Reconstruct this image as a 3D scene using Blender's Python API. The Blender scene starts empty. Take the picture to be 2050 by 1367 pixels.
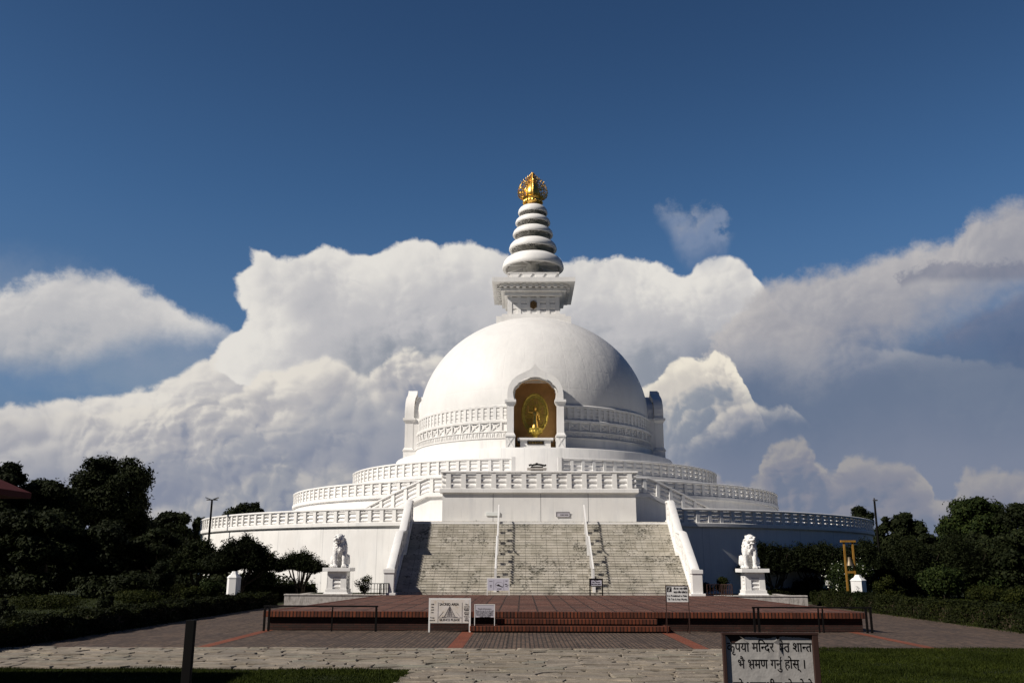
import bpy, bmesh, math, random
import numpy as np
from mathutils import Vector, Matrix
sc = bpy.context.scene
COL = sc.collection
R = math.radians
random.seed(7)

# ---------------------------------------------------------------- camera
F_PX, IW, IH = 1790.0, 2050, 1367
PITCH, YAW, ROLL = R(14.02), R(0.67), 0.0025
CAM = np.array([-1.12, 0.0, 2.0])
FW = np.array([-math.sin(YAW) * math.cos(PITCH), math.cos(YAW) * math.cos(PITCH), math.sin(PITCH)])
RT = np.array([math.cos(YAW), math.sin(YAW), 0.0])
UP = np.cross(RT, FW)
RT, UP = RT * math.cos(ROLL) + UP * math.sin(ROLL), UP * math.cos(ROLL) - RT * math.sin(ROLL)


def ray(u, v):
    return FW + RT * ((u - IW / 2) / F_PX) - UP * ((v - IH / 2) / F_PX)


def at(u, v, Y):
    r = ray(u, v)
    return CAM + r * (Y - CAM[1]) / r[1]


def azel(u, v):
    r = ray(u, v)
    r = r / np.linalg.norm(r)
    return math.degrees(math.atan2(r[0], r[1])), math.degrees(math.asin(r[2]))


cam = bpy.data.cameras.new('camera')
cam_o = bpy.data.objects.new('camera', cam)
COL.objects.link(cam_o)
cam.sensor_width = 36.0
cam.lens = F_PX / IW * 36.0
cam.clip_start, cam.clip_end = 0.1, 5000
M = Matrix(((RT[0], UP[0], -FW[0], CAM[0]), (RT[1], UP[1], -FW[1], CAM[1]), (RT[2], UP[2], -FW[2], CAM[2]), (0, 0, 0, 1)))
cam_o.matrix_world = M
sc.camera = cam_o

# ---------------------------------------------------------------- light
EXPO = 0.18
SUN_AZ, SUN_EL = R(63), R(38)          # azimuth measured from behind the camera towards the left
to_sun = Vector((-math.sin(SUN_AZ) * math.cos(SUN_EL), -math.cos(SUN_AZ) * math.cos(SUN_EL), math.sin(SUN_EL)))
sun = bpy.data.lights.new('sun', 'SUN')
sun.energy = 5.0
sun.angle = R(0.53)
sun.color = (1.0, 0.93, 0.84)
sun_o = bpy.data.objects.new('sun', sun)
sun_o.rotation_euler = to_sun.to_track_quat('Z', 'Y').to_euler()
sun_o.location = (-60, -40, 60)
COL.objects.link(sun_o)
sc.view_settings.view_transform = 'Standard'
sc.view_settings.look = 'None'
sc.view_settings.exposure = EXPO
sc.view_settings.gamma = 1.0
# ---------------------------------------------------------------- sky with clouds
def build_sky():
    w = bpy.data.worlds.new('World')
    sc.world = w
    w.use_nodes = True
    nt = w.node_tree
    nt.nodes.clear()
    N, L = nt.nodes, nt.links

    def lk(a, b):
        if isinstance(a, (int, float)):
            b.default_value = a
        elif isinstance(a, (tuple, list)):
            b.default_value = a
        else:
            L.new(a, b)

    def mth(op, a, b=0.0, c=0.0, clamp=False):
        n = N.new('ShaderNodeMath'); n.operation = op; n.use_clamp = clamp
        lk(a, n.inputs[0]); lk(b, n.inputs[1]); lk(c, n.inputs[2])
        return n.outputs[0]
    add = lambda a, b: mth('ADD', a, b)
    sub = lambda a, b: mth('SUBTRACT', a, b)
    mul = lambda a, b: mth('MULTIPLY', a, b)

    def sstep(x, lo, hi, t0=0.0, t1=1.0):
        n = N.new('ShaderNodeMapRange'); n.interpolation_type = 'SMOOTHSTEP'
        lk(x, n.inputs[0]); lk(lo, n.inputs[1]); lk(hi, n.inputs[2]); lk(t0, n.inputs[3]); lk(t1, n.inputs[4])
        return n.outputs[0]

    def vec(x, y, z):
        n = N.new('ShaderNodeCombineXYZ'); lk(x, n.inputs[0]); lk(y, n.inputs[1]); lk(z, n.inputs[2]); return n.outputs[0]

    def noise(v, scale, detail=4.0, rough=0.55, dist=0.0):
        n = N.new('ShaderNodeTexNoise'); lk(v, n.inputs['Vector']); n.inputs['Scale'].default_value = scale
        n.inputs['Detail'].default_value = detail; n.inputs['Roughness'].default_value = rough
        n.inputs['Distortion'].default_value = dist
        return n.outputs[0]

    def voro(v, scale, detail=2.0, rough=0.5):
        n = N.new('ShaderNodeTexVoronoi'); n.voronoi_dimensions = '2D'; n.feature = 'F1'; n.normalize = True
        lk(v, n.inputs['Vector']); n.inputs['Scale'].default_value = scale
        n.inputs['Detail'].default_value = detail; n.inputs['Roughness'].default_value = rough
        n.inputs['Lacunarity'].default_value = 2.2
        d = n.outputs['Distance']
        return sub(1.0, mul(d, add(0.35, mul(d, 1.3))))

    def mixc(f, a, b):
        n = N.new('ShaderNodeMix'); n.data_type = 'RGBA'
        lk(f, n.inputs[0]); lk(a, n.inputs[6]); lk(b, n.inputs[7]); return n.outputs[2]

    def curve(x, pts):
        """piecewise outline: azimuth in degrees -> elevation in degrees"""
        n = N.new('ShaderNodeFloatCurve')
        lk(mth('DIVIDE', add(x, 40.0), 80.0), n.inputs['Value'])
        c = n.mapping.curves[0]
        n.mapping.use_clip = False
        pts = sorted(pts)
        while len(c.points) < len(pts):
            c.points.new(0.5, 0.5)
        for p, (a, e) in zip(c.points, pts):
            p.location = ((a + 40) / 80, (e + 10) / 60); p.handle_type = 'AUTO_CLAMPED'
        n.mapping.update()
        return sub(mul(n.outputs[0], 60.0), 10.0)

    tc = N.new('ShaderNodeTexCoord')
    sp = N.new('ShaderNodeSeparateXYZ'); L.new(tc.outputs['Generated'], sp.inputs[0])
    az = mth('DEGREES', mth('ARCTAN2', sp.outputs[0], sp.outputs[1]))
    el = mth('DEGREES', mth('ARCSINE', sp.outputs[2]))
    P = vec(az, el, 0.0)
    w1 = noise(P, 0.13, 3, 0.5)
    w2 = noise(vec(add(az, 137.0), el, 3.0), 0.15, 3, 0.5)
    f1 = noise(P, 0.55, 5, 0.6)
    f2 = noise(vec(add(az, 53.0), el, 9.0), 1.3, 5, 0.68)
    vx = add(add(az, mul(sub(w2, 0.5), 4.0)), mul(sub(f1, 0.5), 1.1))
    vy = add(mul(el, 1.1), mul(sub(w1, 0.5), 4.0))
    vy = add(vy, mul(sub(f2, 0.5), 0.35))
    Ha = voro(vec(vx, vy, 0.0), 0.36, 1.0, 0.5)
    Ha2 = voro(vec(sub(vx, 0.5), add(vy, 0.42), 0.0), 0.36, 1.0, 0.5)
    Hb = voro(vec(vx, add(vy, 31.0), 0.0), 0.85, 1.6, 0.5)
    Hb2 = voro(vec(sub(vx, 0.24), add(vy, 31.2), 0.0), 0.85, 1.6, 0.5)
    H = add(mul(Ha, 0.55), mul(Hb, 0.45))
    SMOOTHR = add(mul(sub(w1, 0.5), 1.0), mul(sub(f1, 0.5), 0.45))

    sky = N.new('ShaderNodeTexSky'); sky.sky_type = 'NISHITA'; sky.sun_disc = False
    sky.sun_elevation = SUN_EL; sky.sun_rotation = math.pi + SUN_AZ
    sky.air_density = 1.0; sky.dust_density = SKY['dust']; sky.ozone_density = SKY['ozone']
    m = N.new('ShaderNodeMix'); m.data_type = 'RGBA'; m.blend_type = 'MULTIPLY'; m.inputs[0].default_value = 1.0
    L.new(sky.outputs[0], m.inputs[6]); m.inputs[7].default_value = SKY['tint']
    col = m.outputs[2]
    K = 1.0 / SKY['strength'] / 2 ** EXPO

    def C(r, g, b, neutral=0.35):                                     # sRGB 0..255 -> scene radiance / strength
        mid = (r + g + b) / 3
        if mid > 150: g = g + (max(r, g) - g) * 0.5; b = b + (mid - b) * 0.45
        f = lambda x: ((x / 255 + 0.055) / 1.055) ** 2.4 if x > 10 else x / 255 / 12.92
        return (f(r) * K, f(g) * K, f(b) * K, 1.0)

    def A(pts):
        return [azel(*p) for p in pts]

    puff = sstep(add(mul(w2, 0.6), mul(f1, 0.4)), 0.40, 0.60)
    RL = add(mul(sub(Ha, Ha2), 0.9), mul(mul(sub(Hb, Hb2), 0.95), add(mul(puff, 0.85), 0.15)))

    def layer(col, top, bot, st, sb, warp, bill, bs, lit, mid, dark, depth, relief, rim, opac=1.0, azw=1.0, seed=0.0, ragged=0.0, left=None):
        sg = 1.0 if int(seed) % 2 else -1.0
        a2 = add(az, mul(sub(w1, 0.5), warp * 2 * azw * sg))
        e2 = add(el, mul(sub(w2, 0.5), warp * 2 * sg))
        a3 = add(a2, mul(sub(f1, 0.5), ragged * 3 * azw * azw))
        d = sub(curve(a3, A(top)), e2)
        if left is not None:                             # a flank given as azimuth over elevation
            q = curve(sub(e2, 10.0), [(e_ - 10.0, a_) for a_, e_ in A(left)])
            d = mth('MINIMUM', d, mul(sub(a2, q), 0.8))
        d = add(d, mul(sub(H, 0.62), bill))
        d = add(d, mul(sub(f2, 0.5), ragged))
        mask = sstep(d, 0.0, st)
        if bot is not None:
            db = sub(e2, curve(a2, A(bot)))
            mask = mul(mask, sstep(add(db, mul(sub(f1, 0.5), sb * 0.6)), 0.0, sb))
        if opac < 1.0:
            mask = mul(mask, opac)
        rl = mul(RL, relief)
        rr = mul(mth('EXPONENT', mul(mth('MAXIMUM', d, 0.0), -1.0 / 0.9)), rim)
        dn = sstep(d, 0.0, depth)
        t = add(add(sub(0.80, mul(dn, 0.60)), rl), rr)
        t = add(t, SMOOTHR)
        c1 = mixc(sstep(t, 0.0, 0.5), C(*dark), C(*mid))
        c2 = mixc(sstep(t, 0.45, 1.05), c1, C(*lit))
        return mixc(mask, col, c2)

    # hazy lower sky
    hz = sstep(el, 24.0, 0.0)
    clear = mixc(mul(hz, 0.72), col, C(100, 122, 154))
    clear = mixc(sstep(el, 9.0, -1.0, 0.0, 0.55), clear, C(138, 142, 156))
    clear = mixc(sstep(el, 19.0, 38.0, 0.0, 0.38), clear, C(22, 42, 76))
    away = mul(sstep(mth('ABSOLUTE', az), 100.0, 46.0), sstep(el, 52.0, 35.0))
    clear = mixc(add(mul(away, 0.78), 0.22), C(26, 42, 78), clear)  # unseen sky beside, behind and overhead dimmed to navy so shaded surfaces go darker
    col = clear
    X0, X1, LO = (-1400, 1900), (3400, 1900), (3400, 1500)
    # thin veil over the left
    col = layer(col, [X0, (-700, 600), (0, 490), (120, 505), (240, 545), (330, 600), (420, 630), (500, 660), (700, 900), X1],
                [(-1400, 900), (0, 860), (300, 900), (600, 1000), LO], 3.5, 4.0, 1.6, 0.5, 0.25,
                (176, 178, 188), (152, 162, 182), (120, 140, 170), 9, 0.15, 0.0, 0.42, seed=11, ragged=1.0)
    # flat-topped cloud at the left edge
    col = layer(col, [(-1400, 640), (-300, 590), (0, 572), (60, 548), (120, 538), (210, 543), (290, 570), (350, 600), (400, 632), (470, 655), (540, 690), (600, 900), X1],
                [(-1400, 820), (0, 760), (150, 745), (250, 722), (350, 712), (500, 712), (600, 800), LO], 0.9, 2.0, 1.1, 0.8, 0.45,
                (216, 210, 208), (188, 187, 191), (156, 162, 178), 6, 0.35, 0.1, 0.96, seed=5, ragged=0.9)
    # the great central bank, smooth and far
    foot = [(-1400, 1000), (-300, 850), (0, 818), (100, 808), (190, 795), (280, 778), (340, 758), (380, 738), (425, 708), (470, 672), (540, 668), (620, 680), (800, 720), (1000, 800), (1300, 900), LO]
    col = layer(col, foot, None, 0.45, 1, 0.5, 1.2, 0.5, (224, 214, 208), (188, 184, 188), (150, 155, 170), 7, 0.8, 0.2, seed=13, ragged=0.4, azw=0.5)
    bank = [(-1400, 480), (300, 500), (505, 502), (530, 505), (560, 520), (605, 514),
            (650, 497), (700, 505), (760, 500), (790, 486), (830, 477), (880, 490), (930, 488), (980, 500), (1050, 512), (1130, 522), (1180, 518), (1240, 517),
            (1290, 522), (1340, 545), (1370, 560), (1400, 530), (1440, 516), (1480, 524), (1510, 545), (1526, 575), (1560, 610), (1640, 660), (1800, 700), (3400, 800)]
    flank = [(520, 430), (508, 480), (505, 512), (500, 532), (480, 545), (470, 556), (473, 572), (477, 592), (485, 612), (496, 634), (484, 650), (450, 672), (432, 700), (425, 720), (470, 760), (560, 800), (640, 860), (700, 1000)]
    col = layer(col, bank, None, 0.38, 1, 0.35, 1.1, 0.5, (226, 219, 214), (190, 188, 193), (144, 150, 167), 8.5, 0.42, 0.2, seed=2, ragged=0.5, azw=0.5, left=flank)
    # open blue-grey air under the right half
    gap = mul(sstep(add(az, mul(sub(w1, 0.5), 7.0)), 5.5, 13.0), sstep(add(el, mul(sub(w2, 0.5), 4.0)), 16.5, 11.0, 0.0, 0.92))
    col = mixc(gap, col, C(93, 110, 137))
    # broad anvil on the right
    col = layer(col, [X0, (1180, 1500), (1400, 720), (1475, 600), (1540, 556), (1600, 538), (1700, 525), (1800, 508), (1900, 470), (1940, 420), (2000, 400), (2060, 388), (2400, 370), (3400, 420)],
                [(-1400, 1200), (1400, 830), (1500, 780), (1650, 800), (1750, 790), (1850, 730), (1950, 690), (2060, 660), (3400, 640)], 1.1, 4.4, 1.2, 0.9, 0.42,
                (192, 184, 186), (156, 156, 167), (112, 124, 148), 7.0, 0.3, 0.12, 0.95, seed=31, ragged=1.1)
    col = layer(col, [X0, (1700, 1500), (1790, 575), (1870, 522), (1960, 512), (2060, 516), (2400, 500), (3400, 500)],
                [(-1400, 1200), (1750, 610), (1850, 575), (1950, 565), (2060, 565), (2400, 580), (3400, 600)], 0.5, 0.6, 0.7, 0.5, 0.7,
                (118, 122, 142), (106, 114, 136), (92, 104, 130), 3, 0.5, 0.0, 0.6, seed=61, ragged=1.4)
    col = layer(col, [X0, (1700, 1500), (1840, 690), (1920, 630), (2000, 595), (2060, 575), (2400, 560), (3400, 560)],
                [(-1400, 1200), (1750, 760), (1850, 750), (1950, 755), (2060, 770), (3400, 800)], 0.8, 3.0, 1.0, 0.8, 0.5,
                (112, 120, 144), (98, 110, 136), (84, 100, 130), 3, 0.3, 0.0, 0.7, seed=71, ragged=0.6)
    # small wisp above the bank
    col = layer(col, [(-1400, 900), (1200, 600), (1285, 470), (1330, 400), (1365, 405), (1385, 418), (1405, 398), (1425, 402), (1450, 430), (1540, 560), (3400, 900)],
                [(-1400, 300), (1200, 420), (1300, 440), (1345, 490), (1375, 540), (1440, 545), (1470, 480), (1540, 430), (3400, 300)], 1.7, 2.2, 0.9, 1.5, 0.8,
                (150, 156, 176), (124, 140, 168), (98, 120, 154), 4, 0.5, 0.0, 0.85, seed=47, ragged=1.9)
    # nearer cumulus ridge climbing to the dome
    col = layer(col, [(-1400, 1100), (-100, 840), (60, 836), (200, 820), (330, 812), (420, 790), (470, 790), (520, 748), (548, 738), (575, 742), (600, 726), (640, 720), (700, 738), (728, 755), (760, 738), (790, 706), (825, 698), (850, 712), (885, 716), (960, 760), (1100, 900), (1250, 1000), LO],
                None, 0.5, 1, 0.45, 1.3, 0.75, (226, 214, 206), (178, 175, 181), (138, 144, 161), 5.2, 1.15, 0.2, seed=17, ragged=0.45, opac=0.92)
    col = layer(col, [(-1400, 1300), (0, 980), (120, 900), (200, 930), (300, 890), (380, 905), (470, 850), (560, 838), (620, 815), (680, 780), (720, 760), (760, 800), (850, 850), (900, 900), (1000, 1000), LO],
                [(-1400, 1400), (0, 1100), (400, 1060), (700, 1000), (900, 980), (1200, 1100), LO], 1.2, 3.0, 0.8, 1.6, 0.6, (204, 196, 193), (164, 166, 177), (130, 138, 157), 4.0, 1.1, 0.1, 0.8, seed=29, ragged=0.6)
    col = mixc(sstep(add(el, mul(sub(w2, 0.5), 4.0)), 10.0, 4.0, 0.0, 0.62), col, C(134, 140, 158))
    col = layer(col, [(-1400, 1500), (200, 1060), (330, 1000), (480, 960), (540, 915), (580, 905), (640, 940), (680, 930), (760, 960), (850, 910), (900, 890), (1000, 1000), LO],
                None, 0.9, 1, 0.7, 1.3, 0.7, (194, 186, 184), (156, 159, 171), (132, 139, 156), 3.0, 1.4, 0.1, 0.7, seed=83, ragged=0.5)
    # bright cumulus right of the dome, its lower shoulder and the horizon puffs
    col = layer(col, [X0, (1150, 1000), (1240, 800), (1300, 778), (1325, 745), (1350, 724), (1385, 722), (1410, 726), (1430, 708), (1462, 716), (1490, 758), (1520, 830), (1600, 930), (1800, 1200), LO],
                [(-1400, 960), (1300, 960), (1480, 900), (1600, 860), (1800, 900), LO], 0.3, 5.0, 0.5, 1.5, 1.0, (236, 220, 206), (204, 192, 187), (146, 152, 168), 3.2, 1.2, 0.24, seed=23, ragged=0.3, opac=0.97)
    col = layer(col, [X0, (1350, 900), (1430, 835), (1470, 808), (1500, 804), (1545, 818), (1580, 808), (1612, 834), (1640, 890), (1760, 1100), LO],
                [(-1400, 900), (1300, 900), (1450, 900), (1600, 860), (1700, 880), LO], 0.35, 3.0, 0.5, 0.9, 1.1, (206, 194, 188), (160, 160, 172), (118, 130, 152), 2.4, 1.2, 0.15, 0.9, seed=37, ragged=0.35)
    col = layer(col, [X0, (1200, 1050), (1340, 930), (1420, 950), (1500, 960), (1550, 895), (1590, 880), (1630, 900), (1660, 950), (1700, 912), (1750, 926), (1800, 925), (1840, 940), (1890, 1000), (1940, 955), (1975, 942), (2060, 960), (2200, 930), (3400, 980)],
                None, 0.55, 1, 0.6, 2.2, 0.9, (164, 156, 158), (136, 137, 149), (112, 122, 143), 3.2, 1.2, 0.12, 0.8, seed=41, ragged=0.5)
    edge = sstep(mth('ABSOLUTE', az), 45.0, 58.0)
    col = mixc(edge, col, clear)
    b1 = N.new('ShaderNodeBackground'); L.new(col, b1.inputs[0]); b1.inputs[1].default_value = SKY['strength']
    # cloudless sky higher up, beside and behind, dimmed out of view to deepen shade (the cloud nodes are skipped there), ground haze under the horizon
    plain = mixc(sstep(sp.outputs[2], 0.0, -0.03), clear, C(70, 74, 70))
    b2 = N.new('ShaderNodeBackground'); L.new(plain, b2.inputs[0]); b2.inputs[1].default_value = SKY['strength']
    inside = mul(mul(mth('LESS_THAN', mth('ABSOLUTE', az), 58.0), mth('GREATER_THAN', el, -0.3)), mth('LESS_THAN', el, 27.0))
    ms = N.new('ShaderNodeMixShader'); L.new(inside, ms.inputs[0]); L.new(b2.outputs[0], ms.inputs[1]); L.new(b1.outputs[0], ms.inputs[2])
    out = N.new('ShaderNodeOutputWorld'); L.new(ms.outputs[0], out.inputs[0])
    w.cycles.sampling_method = 'MANUAL'
    w.cycles.sample_map_resolution = 512


SKY = dict(dust=0.6, ozone=3.0, tint=(0.5, 0.74, 0.92, 1.0), strength=0.07)
build_sky()
# ---------------------------------------------------------------- materials
def mat(name, base=(0.5, 0.5, 0.5), rough=0.6, metal=0.0, spec=0.25):
    m = bpy.data.materials.new(name); m.use_nodes = True
    b = m.node_tree.nodes['Principled BSDF']
    b.inputs['Base Color'].default_value = (*base, 1); b.inputs['Roughness'].default_value = rough
    b.inputs['Metallic'].default_value = metal
    b.inputs['Specular IOR Level'].default_value = spec
    return m


class NT:
    """small helper around a material's node tree"""
    def __init__(s, m):
        s.m = m; s.N = m.node_tree.nodes; s.L = m.node_tree.links; s.b = s.N['Principled BSDF']
        tc = s.N.new('ShaderNodeTexCoord'); s.obj = tc.outputs['Object']
        g = s.N.new('ShaderNodeNewGeometry'); s.pos = g.outputs['Position']; s.nrm = g.outputs['Normal']; s.island = g.outputs['Random Per Island']

    def lk(s, a, b):
        if hasattr(a, 'links'): s.L.new(a, b)
        else: b.default_value = a

    def math(s, op, a, b=0.0, clamp=False):
        n = s.N.new('ShaderNodeMath'); n.operation = op; n.use_clamp = clamp
        s.lk(a, n.inputs[0]); s.lk(b, n.inputs[1]); return n.outputs[0]

    def sep(s, v):
        n = s.N.new('ShaderNodeSeparateXYZ'); s.L.new(v, n.inputs[0]); return n.outputs

    def vec(s, x, y, z):
        n = s.N.new('ShaderNodeCombineXYZ')
        for i, q in enumerate((x, y, z)): s.lk(q, n.inputs[i])
        return n.outputs[0]

    def noise(s, v, scale, detail=4, rough=0.6):
        n = s.N.new('ShaderNodeTexNoise'); s.L.new(v, n.inputs['Vector']); n.inputs['Scale'].default_value = scale
        n.inputs['Detail'].default_value = detail; n.inputs['Roughness'].default_value = rough; return n.outputs[0]

    def vscale(s, v, sc_):
        n = s.N.new('ShaderNodeVectorMath'); n.operation = 'MULTIPLY'; s.L.new(v, n.inputs[0]); n.inputs[1].default_value = sc_
        return n.outputs[0]

    def ramp(s, x, pts):
        n = s.N.new('ShaderNodeValToRGB'); s.L.new(x, n.inputs[0]); e = n.color_ramp.elements
        while len(e) < len(pts): e.new(0.5)
        for el_, (p, c) in zip(e, pts):
            el_.position = p; el_.color = (*c, 1) if len(c) == 3 else c
        return n.outputs[0]

    def mix(s, f, a, b, mode='MIX'):
        n = s.N.new('ShaderNodeMix'); n.data_type = 'RGBA'; n.blend_type = mode
        s.lk(f, n.inputs[0]); s.lk(a if hasattr(a, 'links') else (*a, 1), n.inputs[6]); s.lk(b if hasattr(b, 'links') else (*b, 1), n.inputs[7]); return n.outputs[2]

    def base(s, c): s.L.new(c, s.b.inputs['Base Color'])

    def bump(s, h, strength=0.3, dist=0.02):
        n = s.N.new('ShaderNodeBump'); s.L.new(h, n.inputs['Height']); n.inputs['Strength'].default_value = strength
        n.inputs['Distance'].default_value = dist; s.L.new(n.outputs[0], s.b.inputs['Normal'])

    def smooth(s, x, lo, hi, a=0.0, b=1.0):
        n = s.N.new('ShaderNodeMapRange'); n.interpolation_type = 'SMOOTHSTEP'; s.lk(x, n.inputs[0])
        for i, q in enumerate((lo, hi, a, b)): n.inputs[i + 1].default_value = q
        return n.outputs[0]


MAT = {}


def white_paint(name, tone=0.78, stain=0.5, seams=None):
    m = mat(name, (tone, tone * 0.985, tone * 0.955), 0.55); t = NT(m)
    v = t.vscale(t.obj, (1.3, 1.3, 0.22))
    n1 = t.noise(v, 1.6, 6, 0.65)
    n2 = t.noise(t.obj, 0.5, 3)
    c = t.ramp(n1, [(0.28, (tone * (1 - 0.30 * stain),) * 3), (0.52, (tone, tone * 0.985, tone * 0.955)), (1, (tone * 1.03, tone * 1.01, tone * 0.98))])
    c = t.mix(t.smooth(n2, 0.35, 0.75), c, (tone * 0.9, tone * 0.88, tone * 0.85))
    drip = t.noise(t.vscale(t.obj, (5, 5, 0.16)), 1.1, 3)
    c = t.mix(t.smooth(drip, 0.58, 0.84, 0, 0.6 * stain), c, (0.30, 0.31, 0.29))
    fine = t.noise(t.vscale(t.obj, (22, 22, 0.9)), 1.0, 4)
    c = t.mix(t.math('MULTIPLY', t.smooth(fine, 0.56, 0.74, 0, 0.55 * stain), t.smooth(n2, 0.35, 0.6)), c, (0.36, 0.36, 0.33))
    if seams:
        s_ = t.sep(t.obj)
        a = t.math('ARCTAN2', s_[0], s_[1])
        f = t.math('FRACT', t.math('MULTIPLY', a, seams / (2 * math.pi)))
        k = t.math('LESS_THAN', t.math('ABSOLUTE', t.math('SUBTRACT', f, 0.5)), 0.0045)
        c = t.mix(t.math('MULTIPLY', k, 0.45), c, (0.3, 0.3, 0.3))
    t.base(c)
    t.bump(t.noise(t.obj, 18, 4), 0.12, 0.01)
    return m


MAT['white'] = white_paint('white_paint', 0.78, 0.45)
MAT['wall'] = white_paint('white_plaster_wall', 0.77, 0.55, seams=44)
MAT['wall_flat'] = white_paint('white_plaster_block', 0.73, 0.55)
MAT['rail'] = white_paint('white_balustrade_paint', 0.76, 0.6)
MAT['ornament'] = white_paint('white_relief_paint', 0.72, 0.7)
MAT['stone_white'] = white_paint('white_statue_paint', 0.74, 0.8)
MAT['sign_paint'] = white_paint('white_sign_paint', 0.70, 0.3)

# dome render coat: trowelled sections that only show where the light grazes them
m = mat('white_dome_plaster', (0.78, 0.765, 0.74), 0.5); t = NT(m)
s_ = t.sep(t.obj); ang = t.math('ARCTAN2', s_[0], s_[1])
pv = t.vscale(t.obj, (1.0, 1.0, 0.45))
n1 = t.noise(pv, 1.1, 5, 0.62); n2 = t.noise(t.obj, 0.35, 4)
c = t.ramp(n1, [(0.25, (0.635, 0.625, 0.61)), (0.6, (0.69, 0.68, 0.66)), (1, (0.705, 0.695, 0.675))])
c = t.mix(t.smooth(n2, 0.5, 0.8, 0, 0.4), c, (0.62, 0.62, 0.61)); t.base(c)
fa = t.math('FRACT', t.math('MULTIPLY', ang, 36 / (2 * math.pi))); fz = t.math('FRACT', t.math('MULTIPLY', s_[2], 0.62))
lines = t.math('MINIMUM', t.smooth(t.math('ABSOLUTE', t.math('SUBTRACT', fa, 0.5)), 0.0, 0.03), t.smooth(t.math('ABSOLUTE', t.math('SUBTRACT', fz, 0.5)), 0.0, 0.05))
h = t.math('ADD', t.math('MULTIPLY', n1, 0.9), t.math('MULTIPLY', lines, 0.10))
t.bump(h, 0.45, 0.10)
MAT['dome'] = m

# niche: ochre-brown plaster
m = mat('ochre_niche_plaster', (0.30, 0.17, 0.07), 0.8); t = NT(m)
t.base(t.ramp(t.noise(t.obj, 1.2, 4), [(0.3, (0.46, 0.27, 0.10)), (0.7, (0.62, 0.38, 0.16))]))
MAT['niche'] = m

m = mat('gilded_metal', (0.83, 0.53, 0.13), 0.36, 1.0); t = NT(m)
t.base(t.ramp(t.noise(t.obj, 5, 4), [(0.3, (0.60, 0.34, 0.06)), (0.65, (0.9, 0.6, 0.16))])); t.bump(t.noise(t.obj, 9, 3), 0.25, 0.02)
MAT['gold'] = m
m = mat('aged_gold', (0.50, 0.36, 0.07), 0.55, 0.6); t = NT(m)
t.base(t.ramp(t.noise(t.obj, 6, 4), [(0.3, (0.30, 0.22, 0.04)), (0.65, (0.62, 0.46, 0.09))])); t.bump(t.noise(t.obj, 14, 3), 0.3, 0.02)
MAT['old_gold'] = m
m = mat('bronze_emblem', (0.20, 0.12, 0.05), 0.5, 0.6); MAT['bronze'] = m
MAT['dark_gold'] = mat('tarnished_gold', (0.16, 0.11, 0.02), 0.6, 0.5)
m = mat('aged_bell_metal', (0.16, 0.13, 0.09), 0.5, 0.7); MAT['bell'] = m

# stair cladding: pale marble slabs with black mildew in the joints
m = mat('mildewed_marble', (0.5, 0.47, 0.40), 0.55); t = NT(m)
s_ = t.sep(t.pos)
wob = t.math('MULTIPLY', t.math('SUBTRACT', t.noise(t.pos, 2.2, 2), 0.5), 0.04)
row = t.math('FLOOR', t.math('MULTIPLY', s_[2], 7.1))
fx = t.math('FRACT', t.math('ADD', t.math('MULTIPLY', t.math('ADD', s_[0], wob), 1.72), 0.13))
jx = t.smooth(t.math('ABSOLUTE', t.math('SUBTRACT', fx, 0.5)), 0.0, 0.028, 1, 0)
tile = t.noise(t.vec(t.math('FLOOR', t.math('ADD', t.math('MULTIPLY', s_[0], 1.72), 0.13)), row, 0.5), 7.3, 0)
c = t.ramp(tile, [(0.3, (0.40, 0.37, 0.31)), (0.5, (0.50, 0.465, 0.40)), (0.7, (0.56, 0.525, 0.46))])
c = t.mix(t.smooth(t.noise(t.pos, 1.1, 5), 0.4, 0.7, 0, 0.5), c, (0.36, 0.34, 0.28))
veins = t.noise(t.vscale(t.pos, (1, 1, 1.6)), 7.5, 7, 0.75)
patch = t.noise(t.vscale(t.pos, (0.9, 0.5, 1.2)), 1.05, 4, 0.65)
lo = t.math('SUBTRACT', 0.805, t.math('MULTIPLY', patch, 0.52))
mil = t.math('MULTIPLY', t.math('SUBTRACT', veins, lo), 14.0, clamp=True)
jm = t.math('MULTIPLY', jx, t.smooth(t.noise(t.pos, 3.1, 4), 0.35, 0.55, 0.65, 1.0))
dark = t.math('MAXIMUM', t.math('MULTIPLY', mil, 0.85), t.math('MULTIPLY', jm, 0.8))
c = t.mix(dark, c, (0.055, 0.055, 0.04)); t.base(c)
t.bump(veins, 0.25, 0.01)
MAT['marble'] = m
m = mat('marble_joint_grime', (0.11, 0.10, 0.08), 0.9); MAT['joint'] = m

# bricks ---------------------------------------------------------------


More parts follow.
